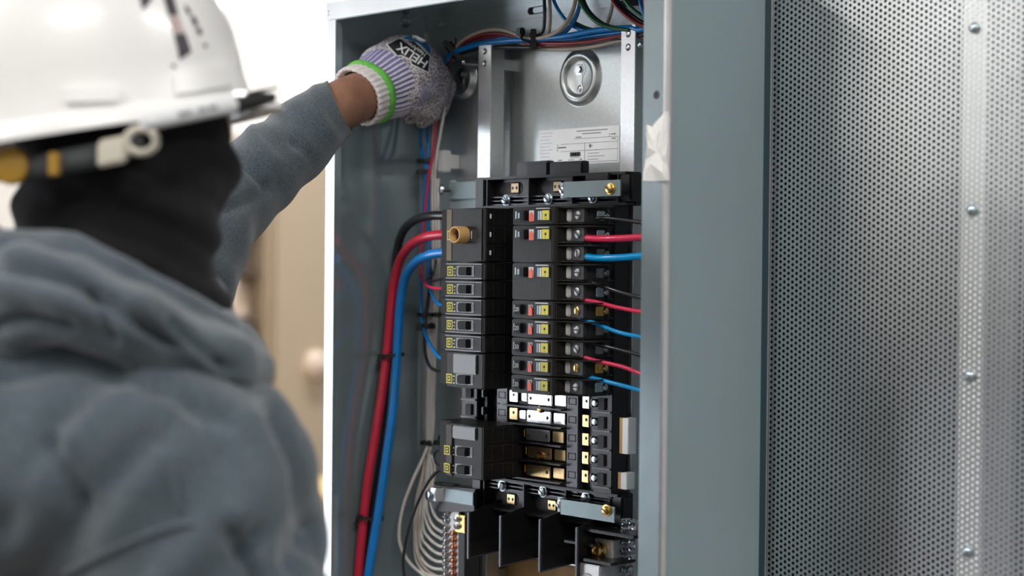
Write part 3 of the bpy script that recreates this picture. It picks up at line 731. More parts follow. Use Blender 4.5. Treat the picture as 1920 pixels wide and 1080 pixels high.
def logo(t, s, fx, z, y):
    if s > 0:
        o = MB().box((fx(.0450), y - .0005, z - .0046), (fx(.0548), y, z + .0050)).build('logo', 'logo_yellow', t)
        MB().box((fx(.0488), y - .0007, z - .001), (fx(.0512), y - .0004, z + .0016)).build('logo_mark', 'ink', o)
        MB().box((fx(.0492), y - .0007, z - .0031), (fx(.0510), y - .0004, z - .0026)).build('logo_mark', 'ink', o)
    else:
        o = MB().box((fx(.0492), y - .0005, z - .0052), (fx(.0585), y, z + .0048)).build('logo', 'logo_yellow', t)
        MB().box((fx(.0505), y - .0007, z - .0038), (fx(.0572), y - .0004, z + .0034)).build('logo_mark', 'ink', o)
        MB().box((fx(.0518), y - .0009, z - .0026), (fx(.0559), y - .0006, z + .0022)).build('logo_mark', 'logo_yellow', o)
        MB().box((fx(.0529), y - .0011, z - .0012), (fx(.0548), y - .0008, z + .0010)).build('logo_mark', 'ink', o)
GL = 'circuit breakers in the left column'; GR = 'circuit breakers in the right column'
breaker(-1, [0, 1, 2], 'wide black breaker with a tan ring on its face, fed by thick cables', 'main', GL)
for i, tx in ((3, 'black single breaker directly below the wide breaker with the tan ring'), (4, 'black single breaker with the thin red wire entering its side'), (5, 'black single breaker with thin blue wire, third below the tan ring breaker'), (6, 'black single breaker fourth below the wide tan ring breaker'), (7, 'black single breaker directly above the two-row smoky covered breaker')):
    breaker(-1, [i], tx, 'single', GL)
breaker(-1, [8, 9], 'two-row breaker with a smooth smoky cover and one handle, above the gap', 'cover', GL)
breaker(-1, [12, 13, 14], 'three-row smoky covered breaker alone below the gap with two handles', 'cover', GL)
breaker(1, [0], 'topmost single breaker under the lug block with black wire and steel screw', 'single', GR)
breaker(1, [1, 2], 'two-pole breaker with thick red and thick blue wires', 'double', GR)
breaker(1, [3, 4], 'two-pole breaker with a black wire and a thin red wire', 'double', GR)
breaker(1, [5], 'single breaker with brass screw, directly below the pair of two-pole breakers', 'single', GR, 'none', True)
breaker(1, [6], 'single breaker with steel screw between the upper brass-screw breaker and red wire breaker', 'single', GR, 'low')
breaker(1, [7], 'single breaker with steel screw and the lower thin red wire', 'single', GR, 'low')
breaker(1, [8], 'single breaker with brass screw and the lowest blue wire', 'single', GR, 'low', True)
breaker(1, [9], 'single breaker with steel screw, lowest above the bare bus fingers', 'single', GR, 'low')

# ------------------------------------------------------------------ phase barriers below the lower lug block
for u, v0, v1, dY, tx in ((878, 962, 1046, .05, 'black phase barrier fin next to the brass piece of the neutral bar'), (938, 968, 1061, .058, 'black phase barrier fin second from the neutral bar'), (1012, 975, 1071, .058, 'black phase barrier fin third from the neutral bar'), (1081, 990, 1090, .045, 'black phase barrier fin beside the copper lug')):
    yf = .048
    a = P(u, v0, Y=yf); b_ = P(u, v1, Y=yf)
    t = empty('phase_barrier', (a.x, yf + dY / 2, b_.z), tx, 'barrier', 'phase barriers under the lower lug block')
    MB().prism([(yf, b_.z), (yf + dY, b_.z + .004), (yf + dY, a.z + .012), (yf, a.z)], 'x', a.x, a.x + .0016).build('fin_plate', 'black_plastic', t, bevel=.0003)
    MB().box((a.x - .001, yf - .0012, b_.z - .001), (a.x + .0026, yf + .0012, a.z + .001)).build('edge_bead', 'rail_plastic', t, bevel=.0006)
    MB().prism([(yf, b_.z + .018), (yf + dY, b_.z + .0235), (yf + dY, b_.z + .025), (yf, b_.z + .0195)], 'x', a.x - .0004, a.x + .0026).build('rib', 'black_plastic', t, bevel=.0003)
    MB().prism([(yf, b_.z - .001), (yf + dY, b_.z + .003), (yf + dY, b_.z + .0045), (yf, b_.z + .0008)], 'x', a.x - .0004, a.x + .0026).build('rib', 'rail_plastic', t, bevel=.0003)
    MB().box((a.x - .0004, yf + dY - .004, a.z - .02), (a.x + .003, yf + dY + .012, a.z + .013)).build('root', 'black_plastic', t, bevel=.0005)
# cross beam the fins hang from, right shelf
t = empty('barrier_beam', (.26, .1, -.57), 'black plastic beam joining the phase barrier fins under the lug block', 'beam')
xa_, xb_ = P(880, 985, Y=.1).x, P(1150, 1000, Y=.1).x
MB().box((xa_, .096, -.585), (xb_, .106, -.5465)).build('beam', 'black_plastic', t, bevel=.001)
c = P(1110, 985, Y=.075)
MB().box((c.x, .055, c.z - .003), (c.x + .075, .1, c.z)).build('shelf', 'interior_plastic', t, bevel=.001)
MB().box((c.x - .022, .056, c.z - .018), (c.x + .02, .1, c.z - .0155)).build('shelf', 'interior_plastic', t, bevel=.001)
MB().box((c.x, .057, c.z - .017), (c.x + .003, .098, c.z - .002)).build('riser', 'interior_plastic', t, bevel=.0006)
MB().prism([(c.x + .012, .05), (c.x + .05, .05), (c.x + .05, .09), (c.x, .09)], 'z', c.z - .032, c.z - .029).build('wedge', 'interior_plastic', t, bevel=.0005)
# flat brown sheet painted in for a reflection in the box back
a = P(930, 1062, Y=D - .004); b_ = P(1100, 1062, Y=D - .004)
t = empty('tan_reflection', (a.x, D - .003, -.75), 'brown sheet painted as a reflection in the box back under the barriers', 'board')
MB().box((a.x, D - .0045, -.75), (b_.x + .06, D - .0022, P(1000, 1048, Y=D - .004).z)).build('board', 'tan_reflection', t, bevel=.0005)  # sheet that stands in for the reflection

# ------------------------------------------------------------------ neutral and ground bars
def term_bar(x0, x1, y0, z0, z1, n, label, m_scr1, m_scr2, halfs):
    t = empty('terminal_bar', ((x0 + x1) / 2, y0, z0), label, 'terminal bar')
    MB().box((x0, y0, z0), (x1, y0 + .009, z1)).build('bar', 'alu', t, bevel=.0008)
    MB().box((x0 + .002, y0 + .009, z0 + .01), (x1 - .002, D - .0015, z1 - .01)).build('standoff', 'black_plastic', t)
    zz = (z1 - z0) / n
    for i in range(n):
        z = z1 - zz * (i + .5)
        for k, (xx, mm) in enumerate(((x0 + (x1 - x0) * .28, m_scr1), (x0 + (x1 - x0) * .74, m_scr2))):
            if k == 1 and i < halfs: continue
            hexscrew('screw', (xx, y0, z + (.002 if k else 0)), (-.25, -1, .1), .0043, mm, t, random.uniform(0, 3))
    return t
yb_ = .085
nx0, nx1 = P(829, 1020, Y=yb_).x, P(860, 1020, Y=yb_).x
nz1 = P(845, 958, Y=yb_).z; nz0 = nz1 - .12
NB = term_bar(nx0, nx1, yb_, nz0, nz1, 16, 'neutral terminal bar with rows of screws gathering the white wires', 'zinc', 'copper', 3)
MB().box((nx1 - .002, yb_ - .004, P(870, 998, Y=yb_).z), (nx1 + .014, yb_ + .012, P(870, 966, Y=yb_).z)).build('brass_piece', 'brass', NB, bevel=.0008)
MB().box((nx1 + .003, yb_ - .002, nz0), (nx1 + .012, yb_ + .02, P(870, 999, Y=yb_).z)).build('support_plate', 'plain_dark_grey', NB, bevel=.0005)
for k in range(2):
    hexscrew('screw', (nx1 + .003, yb_ - .004, P(860, 972 + 13 * k, Y=yb_).z), (0, -1, 0), .0042, 'zinc', NB, 1.2 * k)
gx0, gx1 = P(1163, 1020, Y=yb_).x, P(1192, 1020, Y=yb_).x
gz1 = P(1178, 974, Y=yb_).z
GB = term_bar(gx0, gx1, yb_, gz1 - .13, gz1, 14, 'ground terminal bar with zinc screws beside the copper lug', 'zinc_blue', 'zinc', 0)
MB().box((gx1 + .001, yb_ + .003, gz1 - .05), (gx1 + .006, yb_ + .012, gz1 - .028)).build('end_clip', 'white_plastic', GB, bevel=.0008)
# copper lug and aluminium lug
c = P(1135, 1040, Y=.075)
t = empty('copper_lug', (c.x, .075, c.z - .02), 'copper lug block with a brass collar screw beside the ground bar', 'lug')
MB().box((c.x - .013, .072, c.z - .017), (c.x + .014, .095, c.z + .016)).build('lug_body', 'alu', t, bevel=.001)
MB().lathe((c.x - .003, .072, c.z + .004), (-.15, -1, .1), [(.004, .001), (.004, .006), (.0055, .0075), (.0082, .0065), (.0088, .004), (.0085, 0)], 24).build('collar', 'brass', t, smooth=True)
MB().lathe((c.x - .003, .071, c.z + .004), (0, -1, 0), [(0, .003), (.0042, .003), (.0042, 0)], 6).build('hex_socket', 'copper', t)
for k in range(5):
    MB().box((c.x - .009 + .0042 * k, .069, c.z - .0165), (c.x - .0062 + .0042 * k, .073, c.z - .0058)).build('strand', 'copper', t, bevel=.0009)
c = P(1110, 1070, Y=.055)
t = empty('aluminium_lug', (c.x, .05, c.z - .03), 'silver aluminium lug with a round hole below the copper lug', 'lug')
MB().box((c.x - .016, .052, c.z - .03), (c.x + .013, .09, c.z + .0065)).build('lug_body', 'alu', t, bevel=.001)
MB().lathe((c.x - .003, .052, c.z - .012), (0, -1, 0), [(0, -.006), (.0072, -.006), (.0072, .0008), (.009, .001), (.0095, 0)], 24).build('hole_rim', 'steel', t, smooth=True)
MB().lathe((c.x - .003, .0515, c.z - .012), (0, -1, 0), [(0, .0003), (.0062, .0003), (.0065, 0)], 20).build('hole', 'ink', t)

# ------------------------------------------------------------------ wires
def wire(name, pts, r, m, label, group=None, n=10, cat='wire'):
    """pts: (u, v, Y) control points along the run; tuples starting with 'w' are world points"""
    pp = [V(p[1:]) if p[0] == 'w' else P(p[0], p[1], Y=p[2]) for p in pts]
    o = MB().tube(spline(pp, 7), r, n).build(name, m, smooth=True)
    return tag(o, label, cat, group)
G1 = 'thick feeder cables in the left gutter'
wire('power_cable', [(846, 440, .056), (828, 440, .055), (800, 444, .057), (772, 458, .064), (750, 488, .073), (738, 535, .079), (731, 600, .078), (725, 660, .075), (716, 735, .067), (703, 820, .057), (690, 900, .05), (680, 990, .046), (671, 1085, .043), (662, 1180, .041)], .0053, 'wire_red', 'thick red cable running down the left gutter from the tan ring breaker', G1, 14, 'cable')
wire('power_cable', [(846, 474, .056), (828, 474, .056), (802, 479, .058), (778, 493, .065), (759, 522, .073), (750, 570, .079), (746, 630, .079), (742, 700, .076), (735, 780, .068), (724, 860, .06), (711, 950, .053), (698, 1030, .048), (689, 1090, .046), (676, 1180, .044)], .0053, 'wire_blue', 'thick blue cable running down the left gutter from the tan ring breaker', G1, 14, 'cable')
wire('power_cable', [(848, 404, .06), (832, 404, .06), (805, 405, .063), (778, 413, .07), (757, 432, .079), (745, 468, .087), (740, 530, .092), (738, 600, .092), (734, 680, .089), (728, 760, .08), (716, 850, .07), (702, 940, .061), (690, 1020, .055), (678, 1100, .051), (668, 1180, .05)], .005, 'wire_black', 'thick black cable running down between the red and blue ones', G1, 14, 'cable')
# right-hand breaker wires, running behind the right flange
def right_wire(row, pts, r, m, label):
    z = zr(row)
    u_end, v_end = pts[-1][:2]
    e = P(u_end, v_end, Y=.075)
    st = ('w', XR + .0795, YF + .0165, z - .001)
    pp = list(pts) + [('w', e.x + .03, .085, e.z - .004), ('w', e.x + .052, .095, e.z - .03), ('w', e.x + .056, .1, e.z - .12)]
    o = wire('branch_wire', pp, r, m, label, 'branch wires of the right breakers')
    f0, f1 = P(pts[0][0], pts[0][1], Y=pts[0][2]), P(pts[1][0], pts[1][1], Y=pts[1][2])
    MB().tube(spline([V(st[1:]), V(st[1:]).lerp(f0, .5), f0, f0.lerp(f1, .1)], 4), r * .55, 8).build('bare_end', 'copper', o, smooth=True)
right_wire(0, [(1103, 413, .055), (1130, 409, .062), (1170, 413, .07), (1216, 419, .075)], .0022, 'wire_black', 'black wire from the topmost breaker under the lug block')
right_wire(1, [(1094, 446, .046), (1120, 448, .055), (1165, 447, .066), (1216, 445, .075)], .0037, 'wire_pink', 'thick red wire from the upper two-pole breaker')
right_wire(2, [(1093, 481, .046), (1120, 484, .055), (1165, 483, .066), (1216, 480, .075)], .0037, 'wire_skyblue', 'thick blue wire from the upper two-pole breaker')
right_wire(3, [(1098, 526, .05), (1130, 537, .06), (1170, 550, .068), (1216, 561, .075)], .0022, 'wire_black', 'black wire from the lower two-pole breaker')
right_wire(4, [(1092, 562, .046), (1120, 567, .055), (1160, 577, .066), (1216, 587, .075)], .0022, 'wire_pink', 'thin red wire from the lower two-pole breaker')
right_wire(5, [(1086, 597, .046), (1115, 606, .055), (1160, 623, .066), (1214, 634, .075)], .0022, 'wire_skyblue', 'thin blue wire from the upper brass-screw breaker')
right_wire(6, [(1095, 640, .05), (1130, 648, .06), (1170, 658, .068), (1214, 669, .075)], .002, 'wire_black', 'black wire from the single breaker below the upper brass screw')
right_wire(7, [(1092, 669, .046), (1120, 677, .055), (1168, 688, .066), (1214, 705, .075)], .0021, 'wire_pink', 'thin red wire lowest of the red wires from the breakers')
right_wire(8, [(1085, 702, .046), (1112, 709, .055), (1160, 721, .066), (1214, 735, .075)], .0022, 'wire_skyblue', 'thin blue wire lowest of all wires from the breakers')

# left gutter small wires
G2 = 'small wires in the left gutter'
wire('control_wire', [(800, 120, .118), (789, 180, .12), (788, 232, .12), (791, 285, .118), (799, 312, .112), (797, 345, .112), (793, 410, .112), (790, 480, .11), (789, 550, .108), (792, 605, .104), (800, 632, .09), (812, 655, .075), (824, 670, .064), (842, 674, .06)], .0021, 'wire_blue', 'thin blue wire looping into the two-row smoky covered breaker', G2)
wire('control_wire', [(808, 130, .12), (802, 185, .122), (801, 235, .121), (803, 310, .114), (803, 380, .114), (804, 470, .112), (804, 530, .1), (812, 556, .085), (822, 570, .07), (842, 576, .062)], .0019, 'wire_blue', 'thin blue wire bending into the third single breaker below the tan ring', G2)
wire('control_wire', [(842, 130, .118), (827, 180, .116), (818, 230, .115), (812, 290, .113), (805, 322, .11), (800, 365, .109), (795, 420, .106), (790, 470, .103), (789, 508, .097), (797, 532, .085), (812, 540, .073), (842, 541, .062)], .0017, 'wire_pink', 'thin red wire hooking into the second single breaker below the tan ring', G2)
wire('control_wire', [(808, 350, .122), (808, 430, .121), (808, 505, .112), (803, 560, .108), (797, 605, .104), (796, 645, .098), (800, 674, .088), (812, 692, .075), (842, 699, .062)], .0019, 'wire_black', 'thin black wire curling into the bottom of the two-row smoky covered breaker', G2)
wire('control_wire', [(812, 455, .122), (817, 490, .112), (811, 515, .098), (800, 524, .09), (812, 527, .075), (842, 519, .062)], .0014, 'wire_black', 'fine black wire tucked into the breaker below the tan ring one', G2)
wire('control_wire', [(842, 843, .062), (826, 843, .062), (817, 848, .066), (814, 858, .068), (818, 869, .066), (828, 873, .062), (842, 873, .062)], .0013, 'wire_black', 'tiny black jumper loop on the side of the lone three-row breaker', G2)
wire('control_wire', [(842, 812, .062), (828, 812, .064), (822, 825, .068), (824, 838, .07), (842, 846, .064)], .0013, 'wire_black', 'short black jumper at the upper side of the lone three-row breaker', G2)
wire('control_wire', [(845, 878, .06), (826, 880, .06), (808, 896, .056), (794, 918, .055), (780, 950, .056), (768, 985, .058), (760, 1020, .06), (756, 1055, .062), (760, 1090, .064), (768, 1130, .066)], .0019, 'wire_black', 'long thin black wire hanging from the lone three-row breaker', G2)
# white neutral wires: bundle in the back corner fanning out to the neutral bar
G3 = 'white neutral wires'
fan = [  # bundle offset, v at the bar, belly u, belly v
    (-7, 962, 812, 915), (-5, 985, 806, 930), (-3, 1000, 800, 945), (-1, 1012, 797, 960), (1, 1026, 794, 985), (2, 1040, 791, 1000), (4, 1054, 787, 1010), (5, 1068, 783, 1020), (7, 1082, 778, 1030)]
words = ('uppermost', 'second', 'third', 'fourth', 'fifth', 'sixth', 'seventh', 'eighth', 'ninth')
for i, (o, vb, bu, bv) in enumerate(fan):
    yy = .121 - .0035 * (i % 3)
    top = [(815 + o, 335, yy), (814 + o, 370, yy), (816 + o * 1.1, 450, yy), (815 + o * 1.1, 540, yy), (810 + o, 640, yy), (807 + o, 740, yy), (805 + o * .7, 828, yy)]
    if i == 3: top = [(838, 150, .117), (834, 200, .117), (826, 250, .116), (818, 300, .114)] + top[1:]
    elif i == 1: top = [(832, 150, .12), (820, 200, .119), (814, 250, .117), (812, 300, .115)] + top[1:]
    mid = [(bu + 4, (830 + bv) / 2, .108), (bu, bv, .098), (bu + 10, vb - 18, .09), (bu + 28, vb - 3, .084), (836, vb, .0835)]
    wire('neutral_wire', top + mid, .0018, 'wire_white', 'white neutral wire landing on the %s screw of the neutral bar' % words[i], G3, 8)
wire('neutral_wire', [(806, 828, .115), (799, 845, .108), (787, 872, .1), (772, 905, .094), (757, 945, .09), (749, 985, .088), (750, 1020, .087), (766, 1052, .086), (790, 1075, .085), (815, 1090, .085), (838, 1100, .084)], .0019, 'wire_white', 'white wire swinging wide of the bundle round the neutral bar', G3, 8)
wire('neutral_wire', [(803, 828, .116), (797, 860, .11), (790, 905, .102), (783, 950, .096), (780, 1000, .092), (784, 1040, .09), (800, 1068, .087), (838, 1092, .084)], .0019, 'wire_tan', 'cream wire curving outside the bundle down to the neutral bar', G3, 8)

# top wires
G4 = 'wires bundled along the top of the box'
wire('top_wire', [(833, 118, .112), (846, 101, .112), (870, 91, .111), (905, 82, .11), (960, 76, .108), (1000, 75, .106), (1060, 68, .106), (1120, 57, .108), (1180, 52, .11), (1216, 50, .11), ('w', .47, .11, .0)], .0031, 'wire_blue', 'thick blue wire along the whole top bundle', G4)
wire('top_wire', [(836, 122, .116), (850, 106, .116), (880, 96, .116), (930, 89, .115), (1000, 89, .113), (1060, 84, .112), (1130, 73, .113), (1216, 62, .113), ('w', .47, .115, -.01)], .0024, 'wire_black', 'black wire along the underside of the top bundle', G4)
wire('top_wire', [(840, 112, .113), (852, 92, .113), (872, 73, .113), (900, 60, .112), (930, 55, .11), (958, 61, .108), (984, 71, .106), (1010, 72, .104), (1040, 62, .102), (1062, 42, .1), (1076, 14, .1), (1081, -16, .1)], .0021, 'wire_tan', 'tan wire arching over the top bundle and out of the roof', G4)
wire('top_wire', [(842, 114, .115), (858, 93, .115), (878, 77, .115), (908, 65, .114), (942, 64, .112), (975, 72, .11), (1000, 80, .108), (1050, 82, .108), (1100, 79, .109), (1150, 70, .111), (1216, 57, .113)], .0021, 'wire_maroon', 'dark red wire in the middle of the top bundle', G4)
wire('top_wire', [(842, 116, .118), (860, 96, .118), (884, 79, .118), (912, 70, .117), (945, 69, .115), (975, 76, .113), (1000, 84, .111), (1060, 85, .111), (1120, 76, .112), (1216, 60, .115)], .002, 'wire_maroon', 'dark red wire second in the middle of the top bundle', G4)
wire('top_wire', [(840, 118, .12), (862, 99, .12), (885, 83, .12), (915, 76, .119), (955, 75, .117), (990, 84, .115), (1020, 91, .113), (1060, 93, .113), (1110, 88, .114), (1160, 77, .116), (1216, 66, .118)], .002, 'wire_tan', 'tan wire along the underside of the top bundle', G4)
wire('top_wire', [(846, 104, .116), (880, 84, .116), (915, 77, .115), (960, 70, .114), (1000, 77, .112), (1060, 75, .112), (1120, 66, .113), (1216, 55, .114)], .002, 'wire_blue', 'thin blue wire inside the top bundle', G4)
wire('top_wire', [(1020, -16, .104), (1021, 10, .104), (1021, 35, .105), (1018, 58, .106), (1004, 71, .108)], .0019, 'wire_black', 'black wire dropping straight from the roof to the cable tie', G4)
wire('top_wire', [(1029, -16, .106), (1031, 15, .106), (1031, 42, .107), (1027, 64, .108), (1012, 76, .11)], .002, 'wire_tan', 'tan wire dropping straight from the roof beside the black one', G4)
wire('top_wire', [(1033, -16, .11), (1040, 5, .11), (1050, 24, .111), (1066, 43, .112), (1088, 55, .113), (1112, 60, .114)], .002, 'wire_blue', 'thin blue wire curving down from the roof behind the others', G4)
wire('top_wire', [(1088, -16, .106), (1086, 12, .106), (1079, 35, .107), (1066, 54, .108), (1048, 68, .11), (1020, 76, .112)], .0021, 'wire_blue', 'blue wire sweeping from the roof back to the cable tie', G4)
wire('top_wire', [(1095, -16, .11), (1090, 8, .11), (1076, 30, .111), (1062, 50, .112), (1045, 63, .113)], .0018, 'wire_tan', 'pale wire sweeping from the roof beside the blue one', G4)
wire('top_wire', [(1082, -16, .1), (1090, 8, .1), (1104, 28, .101), (1124, 44, .103), (1150, 53, .106), (1180, 56, .108)], .0022, 'wire_green', 'green wire curving down from the roof to the blue bundle wire', G4)
wire('top_wire', [(1090, -16, .106), (1098, 10, .106), (1112, 30, .107), (1134, 46, .108), (1165, 55, .11)], .002, 'wire_black', 'black wire curving beside the green wire from the roof', G4)
wire('top_wire', [(1076, 42, .118), (1092, 50, .118), (1110, 56, .117), (1130, 59, .116)], .0022, 'wire_green', 'short green wire end behind the tan and blue curves', G4)
wire('top_wire', [(1142, -16, .1), (1152, 6, .1), (1168, 24, .101), (1190, 41, .103), (1216, 54, .106)], .0021, 'wire_maroon', 'dark red wire slanting from the roof to the right flange', G4)
wire('top_wire', [(1149, -16, .104), (1160, 5, .104), (1178, 23, .105), (1200, 39, .106), (1220, 50, .108)], .0022, 'wire_black', 'black wire slanting beside the dark red one to the right flange', G4)
wire('top_wire', [(1150, -16, .114), (1148, 10, .114), (1143, 32, .115), (1136, 50, .116)], .0019, 'wire_tan', 'tan wire dropping behind the green curve', G4)
wire('top_wire', [(1162, -16, .1), (1176, 6, .1), (1192, 22, .101), (1216, 38, .103)], .0022, 'wire_green', 'green wire slanting from the roof to the right flange', G4)
wire('top_wire', [(1198, -16, .098), (1202, 8, .098), (1208, 28, .1), (1218, 50, .103)], .0024, 'wire_blue', 'blue wire dropping from the roof close to the right flange', G4)
wire('top_wire', [(1207, -16, .095), (1211, 10, .095), (1217, 30, .097), (1226, 44, .1)], .0024, 'wire_red', 'red wire dropping from the roof against the right flange', G4)

# ------------------------------------------------------------------ cable ties and clip
def tie(u, v, Y, a, b, w, head, label, tilt=0, tail=None):
    c = P(u, v, Y=Y)
    t = empty('cable_tie', c, label, 'cable tie', 'black cable ties')
    ax = (CR * math.cos(tilt) + CU * math.sin(tilt)).normalized(); az = ax.cross(CF).normalized(); ay = V(CF)
    bm = MB(); rows = []
    n = 28
    for k in range(n):
        an = 2 * math.pi * k / n; d = ax * math.cos(an) * a + ay * math.sin(an) * b; dn = d.normalized()
        rows.append([bm.bm.verts.new(c + d + dn * e + az * h) for e, h in ((0, -w), (.0012, -w), (.0012, w), (0, w))])
    for k in range(n):
        A, B = rows[k], rows[(k + 1) % n]
        for j in range(4): bm.bm.faces.new((A[j], A[(j + 1) % 4], B[(j + 1) % 4], B[j]))
    bm.build('band', 'tie_black', t, smooth=True)
    h = c + ax * (a * head[0]) + ay * (-b * head[1])
    MB().obox(h, ax, ay, az, (.0032, .003, w * 1.5)).build('head', 'tie_black', t, bevel=.0008)
    if tail: MB().tube(spline([h, h + ax * tail[0] * .5 + az * tail[1] * .2, h + ax * tail[0] + az * tail[1]], 4), .0013, 6).build('tail', 'tie_black', t, smooth=True)
    return t
tie(735, 666, .078, .0135, .011, .0019, (-.95, .7), 'black cable tie round the thick cables level with the smoky breaker', .08, (-.004, -.006))
tie(695, 970, .052, .0142, .012, .0019, (-.9, .7), 'black cable tie round the thick cables near the bottom of the gutter', -.1, (-.004, -.008))
tie(800, 302, .117, .011, .009, .0022, (.4, 1), 'black cable tie over the white clip in the back corner', 0, (.016, 0))
tie(799, 322, .116, .0105, .009, .0022, (-.5, 1), 'black cable tie under the white clip in the back corner', .05, (.014, .002))
tie(805, 590, .116, .0125, .012, .0022, (.8, 1), 'black cable tie pair, upper one, beside the smoky breaker', 0, (.012, 0))
tie(800, 612, .11, .0115, .012, .003, (-.7, 1), 'black cable tie pair, lower one, beside the smoky breaker', .06, (.016, .004))
tie(806, 830, .118, .0105, .008, .0022, (0, 1), 'black cable tie where the white wires fan out', 0, (.012, 0))
tie(1000, 77, .11, .0032, .011, .0075, (0, 1), 'black cable tie round the middle of the top bundle', 0, None)
tie(850, 95, .115, .0045, .0075, .0095, (-.2, 1), 'black cable tie round the top bundle beside the gloved hand', .75, (.012, .008))
c = P(976, 60, Y=.1)
t = empty('cable_tie', c, 'black cable tie knot sticking up from the top bundle', 'cable tie', 'black cable ties')
MB().obox(c, (1, 0, 0), (0, 1, 0), (0, 0, 1), (.0045, .004, .0045)).build('head', 'tie_black', t, bevel=.0015)
MB().tube(spline([c, c + V((.003, 0, -.008)), c + V((.014, .002, -.012))], 5), .0016, 6).build('tail', 'tie_black', t, smooth=True)
cl = P(826, 302, Y=.118)
t = empty('wire_clip', (cl.x, .118, cl.z - .013), 'white plastic wire clip behind the cable ties in the back corner', 'clip')
MB().box((cl.x - .006, .118, cl.z - .0125), (cl.x + .006, .13, cl.z + .0125)).build('clip_body', 'white_plastic', t, bevel=.0015)
MB().box((cl.x - .004, .13, cl.z - .008), (cl.x + .004, D - .0018, cl.z + .008)).build('clip_foot', 'white_plastic', t, bevel=.0006)

# ------------------------------------------------------------------ worker
from mathutils.bvhtree import BVHTree
def flat(v): return V((v.x, v.y, 0)).normalized()
RH, FH, UP = flat(CR), flat(CF), V((0, 0, 1))
def heading(deg): a = math.radians(deg); return RH * math.cos(a) + FH * math.sin(a)
def union(caps, balls, voxel, smooth, name, m, parent, disp=None, cut=None):
    """one continuous surface grown over tapered limbs (p, q, r, s) and ellipsoids (c, rx, ry, rz, axes)"""
    mb = MB()
    for p, q, r, s in caps:
        p, q = V(p), V(q); k = 6
        mb.tube([p.lerp(q, i / k) for i in range(k + 1)], r, 20, True, [r + (s - r) * i / k for i in range(k + 1)])
        mb.ball(p, r * .995, n=3); mb.ball(q, s * .995, n=3)
    for c, rx, ry, rz, ax in balls: mb.ball(c, rx, ry, rz, ax, 3)
    me = bpy.data.meshes.new('tmp'); mb.bm.to_mesh(me); mb.bm.free()
    o = bpy.data.objects.new('tmp', me); COL.objects.link(o)
    rm = o.modifiers.new('r', 'REMESH'); rm.mode = 'VOXEL'; rm.voxel_size = voxel
    sm = o.modifiers.new('s', 'SMOOTH'); sm.factor = .5; sm.iterations = smooth
    dg = bpy.context.evaluated_depsgraph_get(); res = bpy.data.meshes.new_from_object(o.evaluated_get(dg))
    bpy.data.objects.remove(o); bpy.data.meshes.remove(me)
    if cut:
        bm = bmesh.new(); bm.from_mesh(res)
        bmesh.ops.bisect_plane(bm, geom=bm.verts[:] + bm.edges[:] + bm.faces[:], plane_co=cut[0], plane_no=cut[1], clear_outer=True)
        bm.to_mesh(res); bm.free()
    if disp:
        nr = [v.normal.copy() for v in res.vertices]
        for v, nn in zip(res.vertices, nr): v.co = v.co + nn * disp(v.co, nn)
    base = ABS[parent]
    for v in res.vertices: v.co -= base
    for p in res.polygons: p.use_smooth = True
    res.materials.clear(); res.materials.append(MATS[m]); res.name = name
    ob = bpy.data.objects.new(name, res); COL.objects.link(ob); ob.parent = parent; ABS[ob] = base
    return ob

f_t = heading(22); r_t = V((f_t.y, -f_t.x, 0))          # torso facing and its right-hand side
f_h = heading(13); r_h = V((f_h.y, -f_h.x, 0))
Nk = P(225, 610, d=1.33)
Rsh = P(300, 880, d=1.18); Lsh = P(160, 780, d=1.50)
Rel = P(462, 1240, d=1.15); Rwr = P(700, 1380, d=1.33); Rhd = P(800, 1400, d=1.42)
Lel = P(380, 410, d=1.68); Lwr = P(640, 197, d=1.85)
chest = Nk + V((0, 0, -.16)); waist = chest + V((0, 0, -.26)) - f_t * .01; hips = waist + V((0, 0, -.20))
feet = []
per = empty('person', V((hips.x, hips.y, FLOOR_Z)), 'worker in dark grey hoodie, black face mask and knit glove reaching into the panel box', 'person')
legs = []
for s in (1, -1):
    hp = hips + r_t * .09 * s; kn = hp + V((0, 0, -.46)) + f_t * .03; an = V((kn.x, kn.y, FLOOR_Z + .1)) - f_t * .03
    legs.append((hp, kn, an))
Hc = P(212, 215, d=1.305)                                # skull centre
G0 = P(668, 182, d=1.875)
A = (CR * .62 + CU * .36 + CF * .70).normalized()
n0 = -CF * .75 + CU * .55 - CR * .12; nB = (n0 - A * n0.dot(A)).normalized(); e1 = A.cross(nB).normalized()
if e1.dot(CR) < 0: e1 = -e1
# body: head, neck, trunk, arms, hands, legs in one skin surface
caps = [(Hc + V((0, 0, -.10)), Nk + V((0, 0, -.03)), .058, .062), (Nk + V((0, 0, -.05)), chest, .09, .12), (chest, waist, .125, .115), (waist, hips, .12, .135),
        (chest + V((0, 0, .07)), Rsh, .07, .06), (chest + V((0, 0, .07)), Lsh, .07, .06), (Rsh, Rel, .055, .042), (Rel, Rwr, .041, .028), (Rwr, Rhd, .026, .034),
        (Lsh, Lel, .05, .036), (Lel, P(590, 236, d=1.818), .034, .024), (P(590, 236, d=1.818), P(640, 197, d=1.85), .0245, .0275), (P(640, 197, d=1.85), G0 + A * .03, .0282, .0265), (G0 + A * .03, G0 + A * .1, .027, .03)]
for hp, kn, an in legs: caps += [(hp, kn, .085, .058), (kn, an, .055, .036), (an, an + f_t * .13 + V((0, 0, -.06)), .036, .03)]
f_f = heading(42); r_f = V((f_f.y, -f_f.x, 0))
